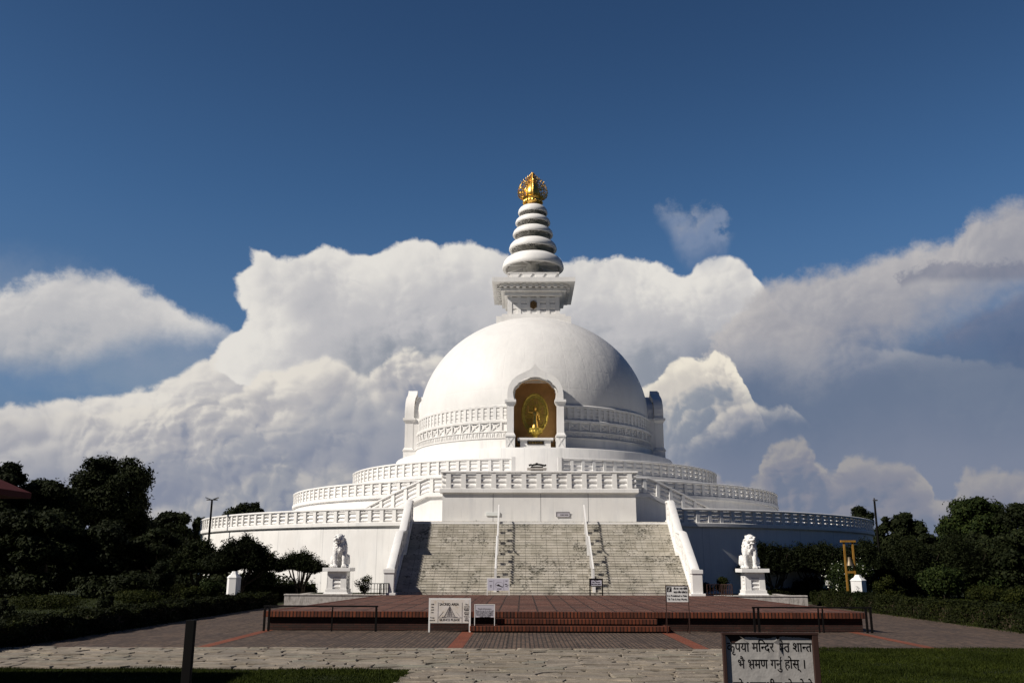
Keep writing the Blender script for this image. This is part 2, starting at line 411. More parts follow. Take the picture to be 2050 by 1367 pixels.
def brick_mat(name, c1, c2, mortar, sx, sz, horizontal=True, bump=0.5, mort=0.018, dirt=0.5, offset=0.5, plane='xz'):
    m = mat(name, c1, 0.85); t = NT(m); s_ = t.sep(t.pos)
    u = t.math('ADD', s_[0], s_[1]) if plane == 'xz' else s_[0]
    w = s_[2] if plane == 'xz' else s_[1]
    n = t.N.new('ShaderNodeTexBrick'); t.L.new(t.vec(u, w, 0.0), n.inputs['Vector'])
    n.offset = offset; n.inputs['Scale'].default_value = 1.0; n.inputs['Brick Width'].default_value = sx; n.inputs['Row Height'].default_value = sz
    n.inputs['Mortar Size'].default_value = mort; n.inputs['Mortar Smooth'].default_value = 0.3
    n.inputs['Color1'].default_value = (*c1, 1); n.inputs['Color2'].default_value = (*c2, 1); n.inputs['Mortar'].default_value = (*mortar, 1)
    c = t.mix(t.smooth(t.noise(t.pos, 1.3, 5), 0.4, 0.72, 0, dirt), n.outputs[0], tuple(x * 0.35 for x in c1))
    c = t.mix(t.smooth(t.noise(t.pos, 22, 3), 0.45, 0.75, 0, 0.4), c, tuple(min(1, x * 1.4) for x in c2)); t.base(c)
    h = t.math('ADD', t.math('MULTIPLY', n.outputs['Fac'], -1.0), t.math('MULTIPLY', t.noise(t.pos, 30, 3), 0.4))
    t.bump(h, bump, 0.015)
    return m


MAT['soldier'] = brick_mat('red_edge_bricks', (0.17, 0.046, 0.020), (0.060, 0.020, 0.012), (0.008, 0.006, 0.005), 0.11, 4.0, mort=0.022, dirt=0.75, offset=0.0)
MAT['brickwall'] = brick_mat('dark_weathered_brick', (0.055, 0.020, 0.014), (0.028, 0.014, 0.011), (0.02, 0.015, 0.012), 0.24, 0.075, mort=0.012, dirt=0.9)
MAT['plattop'] = brick_mat('red_terrace_pavers', (0.155, 0.068, 0.046), (0.085, 0.045, 0.034), (0.022, 0.014, 0.011), 0.62, 0.62, mort=0.035, dirt=0.85, offset=0.0, plane='xy')
MAT['stripe'] = brick_mat('orange_brick_band', (0.20, 0.058, 0.028), (0.14, 0.042, 0.024), (0.12, 0.05, 0.03), 0.24, 0.12, mort=0.008, dirt=0.35, plane='xy')

MAT['dullband'] = brick_mat('dull_red_band', (0.12, 0.048, 0.032), (0.09, 0.04, 0.03), (0.03, 0.02, 0.015), 0.24, 0.12, mort=0.01, dirt=0.6, plane='xy')
# plaza: rows of small dark interlocking bricks
m = mat('brown_plaza_bricks', (0.15, 0.1, 0.075), 0.85); t = NT(m); s_ = t.sep(t.pos)
n = t.N.new('ShaderNodeTexBrick'); t.L.new(t.vec(s_[1], s_[0], 0.0), n.inputs['Vector']); n.offset = 0.5
n.inputs['Scale'].default_value = 1.0; n.inputs['Brick Width'].default_value = 0.24; n.inputs['Row Height'].default_value = 0.115
n.inputs['Mortar Size'].default_value = 0.02; n.inputs['Mortar Smooth'].default_value = 0.2
n.inputs['Color1'].default_value = (0.145, 0.096, 0.068, 1); n.inputs['Color2'].default_value = (0.068, 0.047, 0.037, 1); n.inputs['Mortar'].default_value = (0.035, 0.028, 0.022, 1)
fx = t.math('FRACT', t.math('MULTIPLY', s_[0], 1 / 0.61)); jx = t.smooth(t.math('ABSOLUTE', t.math('SUBTRACT', fx, 0.5)), 0.0, 0.05, 0.9, 0)
c = t.mix(jx, n.outputs[0], (0.02, 0.015, 0.012))
fy = t.math('FRACT', t.math('MULTIPLY', s_[1], 1 / 1.22)); jy = t.smooth(t.math('ABSOLUTE', t.math('SUBTRACT', fy, 0.5)), 0.0, 0.015, 0.6, 0)
c = t.mix(jy, c, (0.035, 0.028, 0.022))
big = t.noise(t.pos, 0.45, 5, 0.6)
c = t.mix(t.smooth(big, 0.42, 0.7, 0, 0.6), c, (0.045, 0.032, 0.027))
c = t.mix(t.smooth(t.noise(t.pos, 1.7, 5), 0.5, 0.72, 0, 0.35), c, (0.15, 0.11, 0.09)); t.base(c)
t.bump(t.math('MULTIPLY', n.outputs['Fac'], -1.0), 0.6, 0.015)
MAT['plaza'] = m

# irregular flagstones (modelled), colour per stone
m = mat('flagstone', (0.33, 0.30, 0.25), 0.8); t = NT(m)
c = t.ramp(t.island, [(0.0, (0.15, 0.122, 0.094)), (0.25, (0.26, 0.22, 0.172)), (0.45, (0.195, 0.172, 0.143)), (0.65, (0.30, 0.255, 0.20)), (0.82, (0.23, 0.19, 0.137)), (1.0, (0.20, 0.193, 0.155))])
c = t.mix(t.smooth(t.noise(t.pos, 2.2, 6, 0.65), 0.38, 0.68, 0, 0.8), c, (0.135, 0.115, 0.09))
c = t.mix(t.smooth(t.noise(t.pos, 0.35, 4, 0.6), 0.45, 0.7, 0, 0.5), c, (0.15, 0.13, 0.105))
c = t.mix(t.smooth(t.noise(t.pos, 16, 4), 0.5, 0.8, 0, 0.35), c, (0.42, 0.38, 0.32)); t.base(c)
t.bump(t.noise(t.pos, 8, 6, 0.65), 0.55, 0.03)
MAT['flag'] = m
m = mat('path_joint_soil', (0.07, 0.06, 0.042), 0.95); MAT['joint_soil'] = m; m.node_tree.nodes['Principled BSDF'].inputs['Base Color'].default_value = (0.035, 0.028, 0.02, 1)
m = mat('weathered_concrete', (0.40, 0.37, 0.34), 0.85); t = NT(m)
c = t.ramp(t.noise(t.pos, 6, 6, 0.7), [(0.3, (0.26, 0.235, 0.215)), (0.6, (0.45, 0.42, 0.39))])
dr = t.noise(t.vscale(t.pos, (7, 7, 1.2)), 1.3, 4)
c = t.mix(t.smooth(dr, 0.52, 0.72, 0, 0.7), c, (0.10, 0.095, 0.08)); t.base(c); t.bump(t.noise(t.pos, 30, 4), 0.3, 0.01)
MAT['concrete'] = m

MAT['black'] = mat('black_painted_steel', (0.005, 0.0045, 0.0045), 0.7, spec=0.08)
MAT['rust'] = mat('dark_rusty_iron', (0.035, 0.016, 0.012), 0.75)
MAT['wood'] = mat('varnished_timber', (0.34, 0.15, 0.035), 0.6)
t = NT(MAT['wood']); t.base(t.ramp(t.noise(t.vscale(t.obj, (6, 6, 0.7)), 3, 4), [(0.3, (0.20, 0.10, 0.018)), (0.7, (0.32, 0.17, 0.03))]))
MAT['ink'] = mat('black_sign_ink', (0.02, 0.018, 0.018), 0.6)
MAT['ink_grey'] = mat('faded_sign_ink', (0.10, 0.09, 0.10), 0.7)
MAT['plaque'] = mat('black_plaque', (0.02, 0.015, 0.015), 0.3)
m = mat('torn_poster_vinyl', (0.33, 0.32, 0.31), 0.5); t = NT(m)
t.base(t.ramp(t.noise(t.obj, 5, 5), [(0.3, (0.30, 0.285, 0.27)), (0.7, (0.40, 0.385, 0.365))])); t.bump(t.noise(t.obj, 9, 3), 0.35, 0.02)
MAT['vinyl'] = m
m = mat('peeling_notice_print', (0.62, 0.58, 0.54), 0.6); t = NT(m)
c = t.ramp(t.noise(t.obj, 3.5, 6, 0.7), [(0.35, (0.66, 0.62, 0.60)), (0.58, (0.58, 0.53, 0.47)), (0.7, (0.42, 0.28, 0.16))]); t.base(c)
MAT['notice'] = m
MAT['lilac'] = mat('pale_lilac_board', (0.50, 0.49, 0.56), 0.5)
MAT['tin'] = mat('grey_tin_sign', (0.44, 0.42, 0.46), 0.55)
MAT['faint'] = mat('translucent_pale_panel', (0.68, 0.70, 0.68), 0.45)
MAT['roof'] = mat('red_roof_tiles', (0.09, 0.010, 0.007), 0.8)
MAT['soil'] = mat('garden_soil', (0.05, 0.035, 0.022), 0.95)
MAT['toplight'] = mat('lamp_head_grey', (0.06, 0.06, 0.065), 0.4)


LEAF = 0.72


def leaf_mat(name, a, b, c, trans=0.25, patches=0.25):
    a, b, c = (tuple(x * LEAF for x in q) for q in (a, b, c))
    m = mat(name, a, 0.7, spec=0.08); t = NT(m)
    col = t.ramp(t.island, [(0.0, a), (0.55, b), (1.0, c)])
    col = t.mix(t.smooth(t.noise(t.pos, patches, 3), 0.35, 0.7, 0, 0.7), col, tuple(0.55 * x for x in a)); t.base(col)
    tr = t.N.new('ShaderNodeBsdfTranslucent'); t.L.new(col, tr.inputs[0])
    mx = t.N.new('ShaderNodeMixShader'); mx.inputs[0].default_value = trans
    out = t.N['Material Output']; t.L.new(t.b.outputs[0], mx.inputs[1]); t.L.new(tr.outputs[0], mx.inputs[2]); t.L.new(mx.outputs[0], out.inputs[0])
    return m


MAT['leaf_dark'] = leaf_mat('dark_broad_leaves', (0.012, 0.017, 0.006), (0.022, 0.030, 0.010), (0.036, 0.042, 0.014), 0.15)
MAT['leaf_mid'] = leaf_mat('garden_tree_leaves', (0.015, 0.026, 0.007), (0.028, 0.044, 0.010), (0.050, 0.066, 0.015), 0.2)
MAT['leaf_hedge'] = leaf_mat('clipped_hedge_leaves', (0.011, 0.015, 0.004), (0.020, 0.026, 0.006), (0.040, 0.046, 0.010), 0.15, 0.6)
MAT['leaf_light'] = leaf_mat('bright_shrub_leaves', (0.018, 0.026, 0.005), (0.034, 0.042, 0.008), (0.065, 0.070, 0.014), 0.25, 0.8)
MAT['leaf_yellow'] = leaf_mat('yellow_green_leaves', (0.10, 0.12, 0.02), (0.17, 0.19, 0.03), (0.24, 0.24, 0.05), 0.3, 1.0)
MAT['petal'] = mat('white_petals', (0.60, 0.60, 0.52), 0.6)
MAT['bark'] = mat('dark_bark', (0.035, 0.026, 0.018), 0.9)
MAT['leaf_grass'] = leaf_mat('lawn_blades', (0.022, 0.034, 0.004), (0.038, 0.052, 0.006), (0.07, 0.085, 0.012), 0.25, 0.8)
m = mat('lawn_ground', (0.03, 0.045, 0.012), 0.95); t = NT(m)
c = t.ramp(t.noise(t.pos, 0.6, 6, 0.7), [(0.3, (0.012, 0.017, 0.004)), (0.7, (0.027, 0.034, 0.007))])
c = t.mix(t.smooth(t.noise(t.pos, 9, 4), 0.45, 0.75, 0, 0.5), c, (0.018, 0.024, 0.007)); t.base(c); t.bump(t.noise(t.pos, 40, 3), 0.8, 0.03)
MAT['lawn'] = m


# ---------------------------------------------------------------- mesh helpers
class MB:
    def __init__(s): s.v = []; s.f = []

    def add(s, vs, fs):
        o = len(s.v); s.v += [tuple(map(float, p)) for p in vs]; s.f += [tuple(o + i for i in f) for f in fs]; return s

    def box(s, x0, x1, y0, y1, z0, z1):
        vs = [(x, y, z) for z in (z0, z1) for y in (y0, y1) for x in (x0, x1)]
        return s.add(vs, [(0, 2, 3, 1), (4, 5, 7, 6), (0, 1, 5, 4), (2, 6, 7, 3), (0, 4, 6, 2), (1, 3, 7, 5)])

    def frust(s, cx, cy, z0, z1, hx0, hy0, hx1, hy1):
        vs = [(cx + a * hx, cy + b * hy, z) for z, hx, hy in ((z0, hx0, hy0), (z1, hx1, hy1)) for b in (-1, 1) for a in (-1, 1)]
        return s.add(vs, [(0, 2, 3, 1), (4, 5, 7, 6), (0, 1, 5, 4), (2, 6, 7, 3), (0, 4, 6, 2), (1, 3, 7, 5)])

    def bar(s, p, q, w, h=None, up=(0, 0, 1)):
        """rectangular bar from p to q, w across, h tall"""
        h = h or w; p, q = Vector(p), Vector(q); d = (q - p).normalized(); u = Vector(up)
        if abs(d.dot(u)) > 0.99: u = Vector((0, 1, 0))
        r = d.cross(u).normalized(); u = r.cross(d).normalized()
        vs = [c + r * a * w / 2 + u * b * h / 2 for c in (p, q) for b in (-1, 1) for a in (-1, 1)]
        return s.add(vs, [(0, 2, 3, 1), (4, 5, 7, 6), (0, 1, 5, 4), (2, 6, 7, 3), (0, 4, 6, 2), (1, 3, 7, 5)])

    def tube(s, pts, rad, seg=8, cap=True):
        pts = [Vector(p) for p in pts]; n = len(pts)
        rad = rad if isinstance(rad, (list, tuple)) else [rad] * n
        vs = []; fs = []
        for i, p in enumerate(pts):
            d = (pts[min(i + 1, n - 1)] - pts[max(i - 1, 0)]).normalized()
            a = d.cross(Vector((0.12, 0.31, 0.94)) if abs(d.z) < 0.9 else Vector((0, 1, 0))).normalized(); b = d.cross(a)
            for k in range(seg):
                t_ = 2 * math.pi * k / seg
                vs.append(p + (a * math.cos(t_) + b * math.sin(t_)) * rad[i])
        for i in range(n - 1):
            for k in range(seg):
                k2 = (k + 1) % seg
                fs.append((i * seg + k, i * seg + k2, (i + 1) * seg + k2, (i + 1) * seg + k))
        if cap:
            fs.append(tuple(range(seg - 1, -1, -1))); fs.append(tuple((n - 1) * seg + k for k in range(seg)))
        return s.add(vs, fs)

    def lathe(s, prof, seg=32, cx=0, cy=0, close=False, skip=None):
        """prof [(r, z)] bottom to top, outward-facing"""
        vs = []; fs = []; n = len(prof)
        for r, z in prof:
            for k in range(seg):
                a = 2 * math.pi * k / seg
                vs.append((cx + r * math.sin(a), cy - r * math.cos(a), z))
        rng = range(n if close else n - 1)
        for i in rng:
            j = (i + 1) % n
            for k in range(seg):
                k2 = (k + 1) % seg
                f = (i * seg + k, i * seg + k2, j * seg + k2, j * seg + k)
                if skip:
                    c = [sum(vs[q][w] for q in f) / 4 for w in range(3)]
                    if skip(c): continue
                fs.append(f)
        return s.add(vs, fs)

    def sweep(s, prof, a0, a1, step=1.5):
        """closed profile [(r, z)] swept from angle a0 to a1 degrees (0 = front, + = right)"""
        n = max(1, int(math.ceil(abs(a1 - a0) / step))); m_ = len(prof); vs = []; fs = []
        for i in range(n + 1):
            a = R(a0 + (a1 - a0) * i / n)
            for r, z in prof: vs.append((r * math.sin(a), -r * math.cos(a), z))
        for i in range(n):
            for k in range(m_):
                k2 = (k + 1) % m_
                fs.append((i * m_ + k, i * m_ + k2, (i + 1) * m_ + k2, (i + 1) * m_ + k))
        fs.append(tuple(range(m_ - 1, -1, -1))); fs.append(tuple(n * m_ + k for k in range(m_)))
        return s.add(vs, fs)

    def prism(s, outline, z0, z1):
        n = len(outline)
        vs = [(x, y, z0) for x, y in outline] + [(x, y, z1) for x, y in outline]
        fs = [(i, (i + 1) % n, n + (i + 1) % n, n + i) for i in range(n)] + [tuple(range(n - 1, -1, -1)), tuple(range(n, 2 * n))]
        return s.add(vs, fs)

    def ball(s, c, r, seg=12, rings=8, M_=None):
        rx, ry, rz = r if isinstance(r, (tuple, list)) else (r, r, r)
        vs = [(0, 0, -1)]; fs = []
        for i in range(1, rings):
            ph = -math.pi / 2 + math.pi * i / rings
            for k in range(seg):
                a = 2 * math.pi * k / seg; vs.append((math.cos(ph) * math.cos(a), math.cos(ph) * math.sin(a), math.sin(ph)))
        vs.append((0, 0, 1)); top = len(vs) - 1
        for k in range(seg):
            k2 = (k + 1) % seg
            fs.append((0, 1 + k2, 1 + k)); fs.append((top, top - seg + k, top - seg + k2))
            for i in range(rings - 2):
                a = 1 + i * seg; fs.append((a + k, a + k2, a + seg + k2, a + seg + k))
        out = []
        for x, y, z in vs:
            p = Vector((x * rx, y * ry, z * rz))
            if M_ is not None: p = M_ @ p
            out.append((p.x + c[0], p.y + c[1], p.z + c[2]))
        return s.add(out, fs)

    def rot(s, deg, cx=0.0, cy=0.0):
        c_, s_ = math.cos(R(deg)), math.sin(R(deg))
        s.v = [((x - cx) * c_ - (y - cy) * s_ + cx, (x - cx) * s_ + (y - cy) * c_ + cy, z) for x, y, z in s.v]
        return s

    def build(s, name, m, parent=None, smooth=False, fixn=True, bevel=0.0):
        me = bpy.data.meshes.new(name); me.from_pydata(s.v, [], s.f); me.validate()
        if fixn or bevel:
            bm = bmesh.new(); bm.from_mesh(me)
            if bevel:
                bmesh.ops.remove_doubles(bm, verts=bm.verts, dist=1e-5)
                es = [e for e in bm.edges if len(e.link_faces) == 2 and e.calc_face_angle(0) > 0.6]
                bmesh.ops.bevel(bm, geom=es, offset=bevel, segments=2, affect='EDGES', profile=0.6)
            bmesh.ops.recalc_face_normals(bm, faces=bm.faces); bm.to_mesh(me); bm.free()
        if smooth:
            me.shade_smooth()
            if smooth != 'full': me.set_sharp_from_angle(angle=R(40))
        me.materials.append(MAT[m] if isinstance(m, str) else m)
        o = bpy.data.objects.new(name, me); COL.objects.link(o); o.parent = parent
        return o


def tag(o, label=None, cat=None, group=None, kind=None):
    if label: o['label'] = label
    if cat: o['category'] = cat
    if group: o['group'] = group
    if kind: o['kind'] = kind
    return o


def thing(name, loc, label, cat, group=None, rz=0.0):
    o = bpy.data.objects.new(name, None); COL.objects.link(o); o.location = loc; o.rotation_euler.z = R(rz)
    o.empty_display_size = 0.3
    return tag(o, label, cat, group)


def copy_tree(o, parent=None):
    c = o.copy(); COL.objects.link(c); c.parent = parent
    for ch in [x for x in bpy.data.objects if x.parent == o]: copy_tree(ch, c)
    return c


def mesh_np(name, V, Fq, m, parent=None, smooth=False):
    """fast mesh from numpy: V (n,3), Fq (k,4) or (k,3)"""
    me = bpy.data.meshes.new(name); k, q = Fq.shape
    me.vertices.add(len(V)); me.vertices.foreach_set('co', V.astype(np.float32).ravel())
    me.loops.add(k * q); me.loops.foreach_set('vertex_index', Fq.astype(np.int32).ravel())
    me.polygons.add(k); me.polygons.foreach_set('loop_start', np.arange(0, k * q, q, dtype=np.int32))
    me.update(calc_edges=True); me.validate()
    if smooth: me.shade_smooth()
    me.materials.append(MAT[m] if isinstance(m, str) else m)
    o = bpy.data.objects.new(name, me); COL.objects.link(o); o.parent = parent
    return o


def leaf_quads(P, Nn, size, rng, aspect=0.55, droop=0.0):
    """one diamond-shaped leaf per point"""
    n = len(P)
    Nn = Nn / np.maximum(np.linalg.norm(Nn, axis=1, keepdims=True), 1e-6)
    rnd = rng.normal(size=(n, 3)); rnd[:, 2] -= droop
    t1 = np.cross(Nn, rnd); t1 /= np.maximum(np.linalg.norm(t1, axis=1, keepdims=True), 1e-6)
    t2 = np.cross(Nn, t1)
    s_ = (size * rng.uniform(0.6, 1.35, n))[:, None]
    V = np.stack([P - t1 * s_, P + t2 * s_ * aspect, P + t1 * s_, P - t2 * s_ * aspect], 1).reshape(-1, 3)
    Fq = np.arange(4 * n).reshape(n, 4)
    return V, Fq


def clump_points(blobs, n, rng, shell=0.45):
    B = np.array(blobs, float); w = (B[:, 3] * B[:, 4] * B[:, 5]) ** (2 / 3); w /= w.sum()
    idx = rng.choice(len(B), n, p=w); d = rng.normal(size=(n, 3)); d /= np.linalg.norm(d, axis=1, keepdims=True)
    r = shell + (1 - shell) * rng.random(n) ** 0.6; r *= 1 + 0.24 * rng.normal(size=n) * (rng.random(n) < 0.6)
    P = B[idx, :3] + d * B[idx, 3:6] * r[:, None]
    Nn = d + rng.normal(size=(n, 3)) * 0.55; Nn[:, 2] += 0.35
    return P, Nn


def foliage(name, blobs, n, size, seed, m, parent=None, aspect=0.55, shell=0.45, droop=0.0):
    rng = np.random.default_rng(seed)
    P, Nn = clump_points(blobs, n, rng, shell)
    V, Fq = leaf_quads(P, Nn, size, rng, aspect, droop)
    return mesh_np(name, V, Fq, m, parent)


def make_blobs(rx, ry, zc, rz, k, r0, r1, seed, flat=0.7, hollow=0.35, bottom=-1.0):
    """clump centres filling an ellipsoid envelope"""
    rng = random.Random(seed); out = []
    while len(out) < k:
        x, y, z = (rng.uniform(-1, 1) for _ in range(3)); q = math.sqrt(x * x + y * y + z * z)
        if q > 1 or q < hollow or z < bottom: continue
        r = rng.uniform(r0, r1)
        out.append((x * rx, y * ry, zc + z * rz, r, r, r * flat))
    return out


def make_tree(name, x, y, h, rx, rz, zc, k, r0, r1, n, leaf, seed, label, group, m='leaf_dark', trunk_r=0.25, flat=0.7, hollow=0.3, bottom=-1.0, cat='tree', forks=9, shell=0.45, ry=None, droop=0.0, aspect=0.55):
    rng = random.Random(seed)
    root = thing(name, (x, y, 0), label, cat, group, rz=rng.uniform(0, 360) if ry is None else 0)
    ry = ry or rx
    blobs = make_blobs(rx, ry, zc, rz, k, r0, r1, seed, flat, hollow, bottom)
    tb = MB(); fz = max(0.15 * h, zc - rz * 0.9)
    pts = [(0, 0, -0.1), (rng.uniform(-.1, .1) * h * 0.1, 0.02 * h, fz * 0.5), (0.02 * h, -0.01 * h, fz), (0, 0, zc)]
    tb.tube(pts, [trunk_r * 1.25, trunk_r, trunk_r * 0.8, trunk_r * 0.35], 8)
    for b in rng.sample(blobs, min(forks, len(blobs))):
        s0 = Vector(pts[2]) * rng.uniform(0.75, 1.1)
        e = Vector(b[:3]); mid = s0.lerp(e, 0.5) + Vector((rng.uniform(-.2, .2), rng.uniform(-.2, .2), -0.08 * h * 0.3))
        tb.tube([s0, mid, e], [trunk_r * 0.5, trunk_r * 0.3, trunk_r * 0.1], 6)
    tb.build('trunk', 'bark', root, smooth=True)
    foliage('crown', blobs, n, leaf, seed, m, root, shell=shell, droop=droop, aspect=aspect)
    return root


# lettering ------------------------------------------------------------
_fc = bpy.data.curves.new('lettering', 'FONT')


def glyph_mesh(body, bold=0.0):
    _fc.body = body; _fc.size = 1.0; _fc.offset = 0.0; _fc.resolution_u = 3
    o = bpy.data.objects.new('tmp', _fc); COL.objects.link(o)
    bpy.context.view_layer.update()
    me = bpy.data.meshes.new_from_object(o.evaluated_get(bpy.context.evaluated_depsgraph_get()))
    bpy.data.objects.remove(o)
    vs = [(v.co.x, v.co.y) for v in me.vertices]; fs = [tuple(p.vertices) for p in me.polygons]
    bpy.data.meshes.remove(me)
    if bold and vs:                                    # thicken the strokes by overlaying shifted copies
        n = len(vs); k = bold
        sh = [(k, 0), (-k, 0), (0, k * 0.7), (0, -k * 0.7)]
        vs = [(x + a, y + b) for a, b in sh for x, y in vs]; fs = [tuple(i * n + q for q in f) for i in range(4) for f in fs]
    return vs, fs


def advance(body):
    vs, _ = glyph_mesh(body + 'lllll'); a = max(p[0] for p in vs)
    vs, _ = glyph_mesh('lllll'); return a - max(p[0] for p in vs)


def text_block(lines, size, width_to=None, bold=0.0, gap=1.35):
    """lines -> list of (verts2d, faces) centred on x=0, first baseline at y=0"""
    V = []; Fc = []
    for i, ln in enumerate(lines):
        vs, fs = glyph_mesh(ln, bold)
        if not vs: continue
        x0, x1 = min(p[0] for p in vs), max(p[0] for p in vs)
        sx = size
        if width_to and (x1 - x0) * size > width_to: sx = width_to / (x1 - x0)
        o = len(V)
        V += [((p[0] - (x0 + x1) / 2) * sx, p[1] * size - i * gap * size) for p in vs]
        Fc += [tuple(o + q for q in f) for f in fs]
    return V, Fc


def put_text(V, Fc, origin, m, parent, name='lettering', eps=0.004, lean=0.0):
    """text in the local XZ plane facing -Y"""
    o = Vector(origin); me = bpy.data.meshes.new(name)
    me.from_pydata([(o.x + x, o.y - eps - 0.0004 * (i % 7) * 0, o.z + z) for i, (x, z) in enumerate(V)], [], Fc)
    me.materials.append(MAT[m]); ob = bpy.data.objects.new(name, me); COL.objects.link(ob); ob.parent = parent
    return ob
# ---------------------------------------------------------------- the white pagoda
X0, YC = -0.12, 78.0
pag = thing('pagoda', (X0, YC, 0), 'huge white domed peace pagoda on round terraces with a golden finial', 'pagoda')


def arc(r, a0, a1, z, step=1.5):
    n = max(1, int(math.ceil(abs(a1 - a0) / step)))
    return [(r * math.sin(R(a0 + (a1 - a0) * i / n)), -r * math.cos(R(a0 + (a1 - a0) * i / n)), z) for i in range(n + 1)]


def path_sweep(mb, prof, pts):
    """closed profile [(outward, dz)] along pts; outward is to the right of travel"""
    n, m_ = len(pts), len(prof); vs = []; fs = []
    for i, p in enumerate(pts):
        def nrm(a, b):
            t_ = Vector((b[0] - a[0], b[1] - a[1])).normalized(); return Vector((t_.y, -t_.x))
        if i == 0: q = nrm(pts[0], pts[1]); k = 1
        elif i == n - 1: q = nrm(pts[-2], pts[-1]); k = 1
        else:
            q1, q2 = nrm(pts[i - 1], p), nrm(p, pts[i + 1]); q = (q1 + q2).normalized(); k = 1 / max(0.4, q.dot(q1))
        for o, dz in prof: vs.append((p[0] + q.x * o * k, p[1] + q.y * o * k, p[2] + dz))
    for i in range(n - 1):
        for k in range(m_):
            k2 = (k + 1) % m_; fs.append((i * m_ + k, i * m_ + k2, (i + 1) * m_ + k2, (i + 1) * m_ + k))
    fs.append(tuple(range(m_ - 1, -1, -1))); fs.append(tuple((n - 1) * m_ + k for k in range(m_)))
    mb.add(vs, fs)


def along(pts, d):
    for a, b in zip(pts, pts[1:]):
        l = math.dist(a[:2], b[:2])
        if d <= l + 1e-9:
            f = d / l; return [a[k] + (b[k] - a[k]) * f for k in range(3)], math.atan2(b[1] - a[1], b[0] - a[0])
        d -= l
    a, b = pts[-2], pts[-1]
    return list(b), math.atan2(b[1] - a[1], b[0] - a[0])


_postmesh = {}


def balustrade(pts, h, spacing=0.8, single=None, ledge=0.26, pw=0.22, pt=0.27, name='balustrade', label=None, bars=3, proud=0.13):
    """coping + ledge (the part), bars (sub-part), posts (sub-parts; 'single' tells which stand as objects of their own)"""
    mb = MB()
    w = 0.15
    if ledge: path_sweep(mb, [(-0.3, -ledge), (proud + 0.02, -ledge), (proud + 0.06, -ledge + 0.04), (proud + 0.06, -0.03), (proud + 0.03, 0), (-0.3, 0)], pts)
    path_sweep(mb, [(-w, h - 0.12), (w, h - 0.12), (w + 0.03, h - 0.08), (w + 0.02, h - 0.015), (w - 0.03, h + 0.01), (-w + 0.03, h + 0.01), (-w - 0.02, h - 0.015), (-w - 0.03, h - 0.08)], pts)
    part = mb.build(name, 'rail', pag, smooth=True)
    if label: part['label'] = label
    mb = MB(); hh = h - 0.12; bh = (hh - 0.045 * bars) / bars
    for i in range(bars):
        z0 = i * (bh + 0.045) + 0.004; z1 = z0 + bh
        path_sweep(mb, [(-0.06, z0), (0.0, z0), (0.055, z0 + bh * 0.2), (0.075, z0 + bh * 0.5), (0.055, z0 + bh * 0.8), (0.0, z1), (-0.06, z1)], pts)
    mb.build('infill_bars', 'rail', part, smooth=True)
    L_ = sum(math.dist(a[:2], b[:2]) for a, b in zip(pts, pts[1:])); n = max(1, round(L_ / spacing))
    key = (round(h, 3), pw, pt)
    rest = MB()
    for i in range(n + 1):
        d = min(max(L_ * i / n, pw / 2), L_ - pw / 2); p, th = along(pts, d)
        if single and single(p):
            if key not in _postmesh:
                o = MB().frust(0, 0, 0.002, hh, pw / 2 * 1.12, pt / 2 * 1.05, pw / 2, pt / 2).build('post', 'rail', part); _postmesh[key] = o.data
            else:
                o = bpy.data.objects.new('post', _postmesh[key]); COL.objects.link(o); o.parent = part
            o.location = p; o.rotation_euler.z = th
        else:
            b = MB().box(-pw / 2, pw / 2, -pt / 2, pt / 2, 0.002, hh).rot(math.degrees(th))
            rest.add([(x + p[0], y + p[1], z + p[2]) for x, y, z in b.v], b.f)
    if rest.v:
        o = rest.build('post', 'rail', part); o['kind'] = 'stuff'
    return part


def terrace(Rw, z0, z1, gap, name='terrace_wall', m='wall'):
    out = [(Rw * math.sin(R(a)), -Rw * math.cos(R(a))) for a in np.linspace(gap, 360 - gap, 200)]
    return MB().prism(out, z0, z1).build(name, m, pag, smooth=True)


# terrace 1
G1 = math.degrees(math.asin(7.45 / 27.0))
terrace(26.88, -0.2, 4.14, G1)
out = [(26.9 * math.sin(R(a)), -26.9 * math.cos(R(a))) for a in np.linspace(G1, 360 - G1, 160)]
MB().prism(out, 4.142, 4.385).build('terrace_floor', 'white', pag)
balustrade(arc(26.85, G1 + 0.4, 360 - G1 - 0.4, 4.40), 0.80, 0.80, single=lambda p: p[1] < -8.2)
# terrace 2
terrace(20.02, 4.2, 6.38, 0.001)
MB().prism([(20.1 * math.sin(R(a)), -20.1 * math.cos(R(a))) for a in np.linspace(0, 358, 140)], 6.382, 6.55).build('terrace_floor', 'white', pag)
G2 = math.degrees(math.asin(7.1 / 20.1))
balustrade(arc(20.0, G2, 360 - G2, 6.56), 0.88, 0.78)
# terrace 3
terrace(15.3, 6.5, 8.08, 0.001)
MB().prism([(15.4 * math.sin(R(a)), -15.4 * math.cos(R(a))) for a in np.linspace(0, 357, 120)], 8.082, 8.24).build('terrace_floor', 'white', pag)
G3 = math.degrees(math.asin(1.68 / 15.4))
balustrade(arc(15.3, G3, 360 - G3, 8.25), 1.02, 0.80)
for sx in (-1, 1):
    MB().box(sx * 1.62 - 0.14, sx * 1.62 + 0.14, -15.55, -14.95, 8.1, 9.32).build('end_pier', 'rail', pag, bevel=0.015)
# stair up to terrace 3 behind the block, between low cheek walls
st = MB()
for i in range(10): st.box(-1.45, 1.45, -18.6 + i * 0.32, -15.0, 6.5 + i * 0.174, 6.5 + (i + 1) * 0.174 - 0.003)
st.build('upper_stair', 'white', pag)
# round plinth of the drum
pr = [(0, 8.2), (11.95, 8.2), (11.88, 10.36), (11.82, 10.45), (11.7, 10.47), (0, 10.47)]
MB().lathe(pr[1:], 144).build('drum_plinth', 'wall', pag, smooth=True)

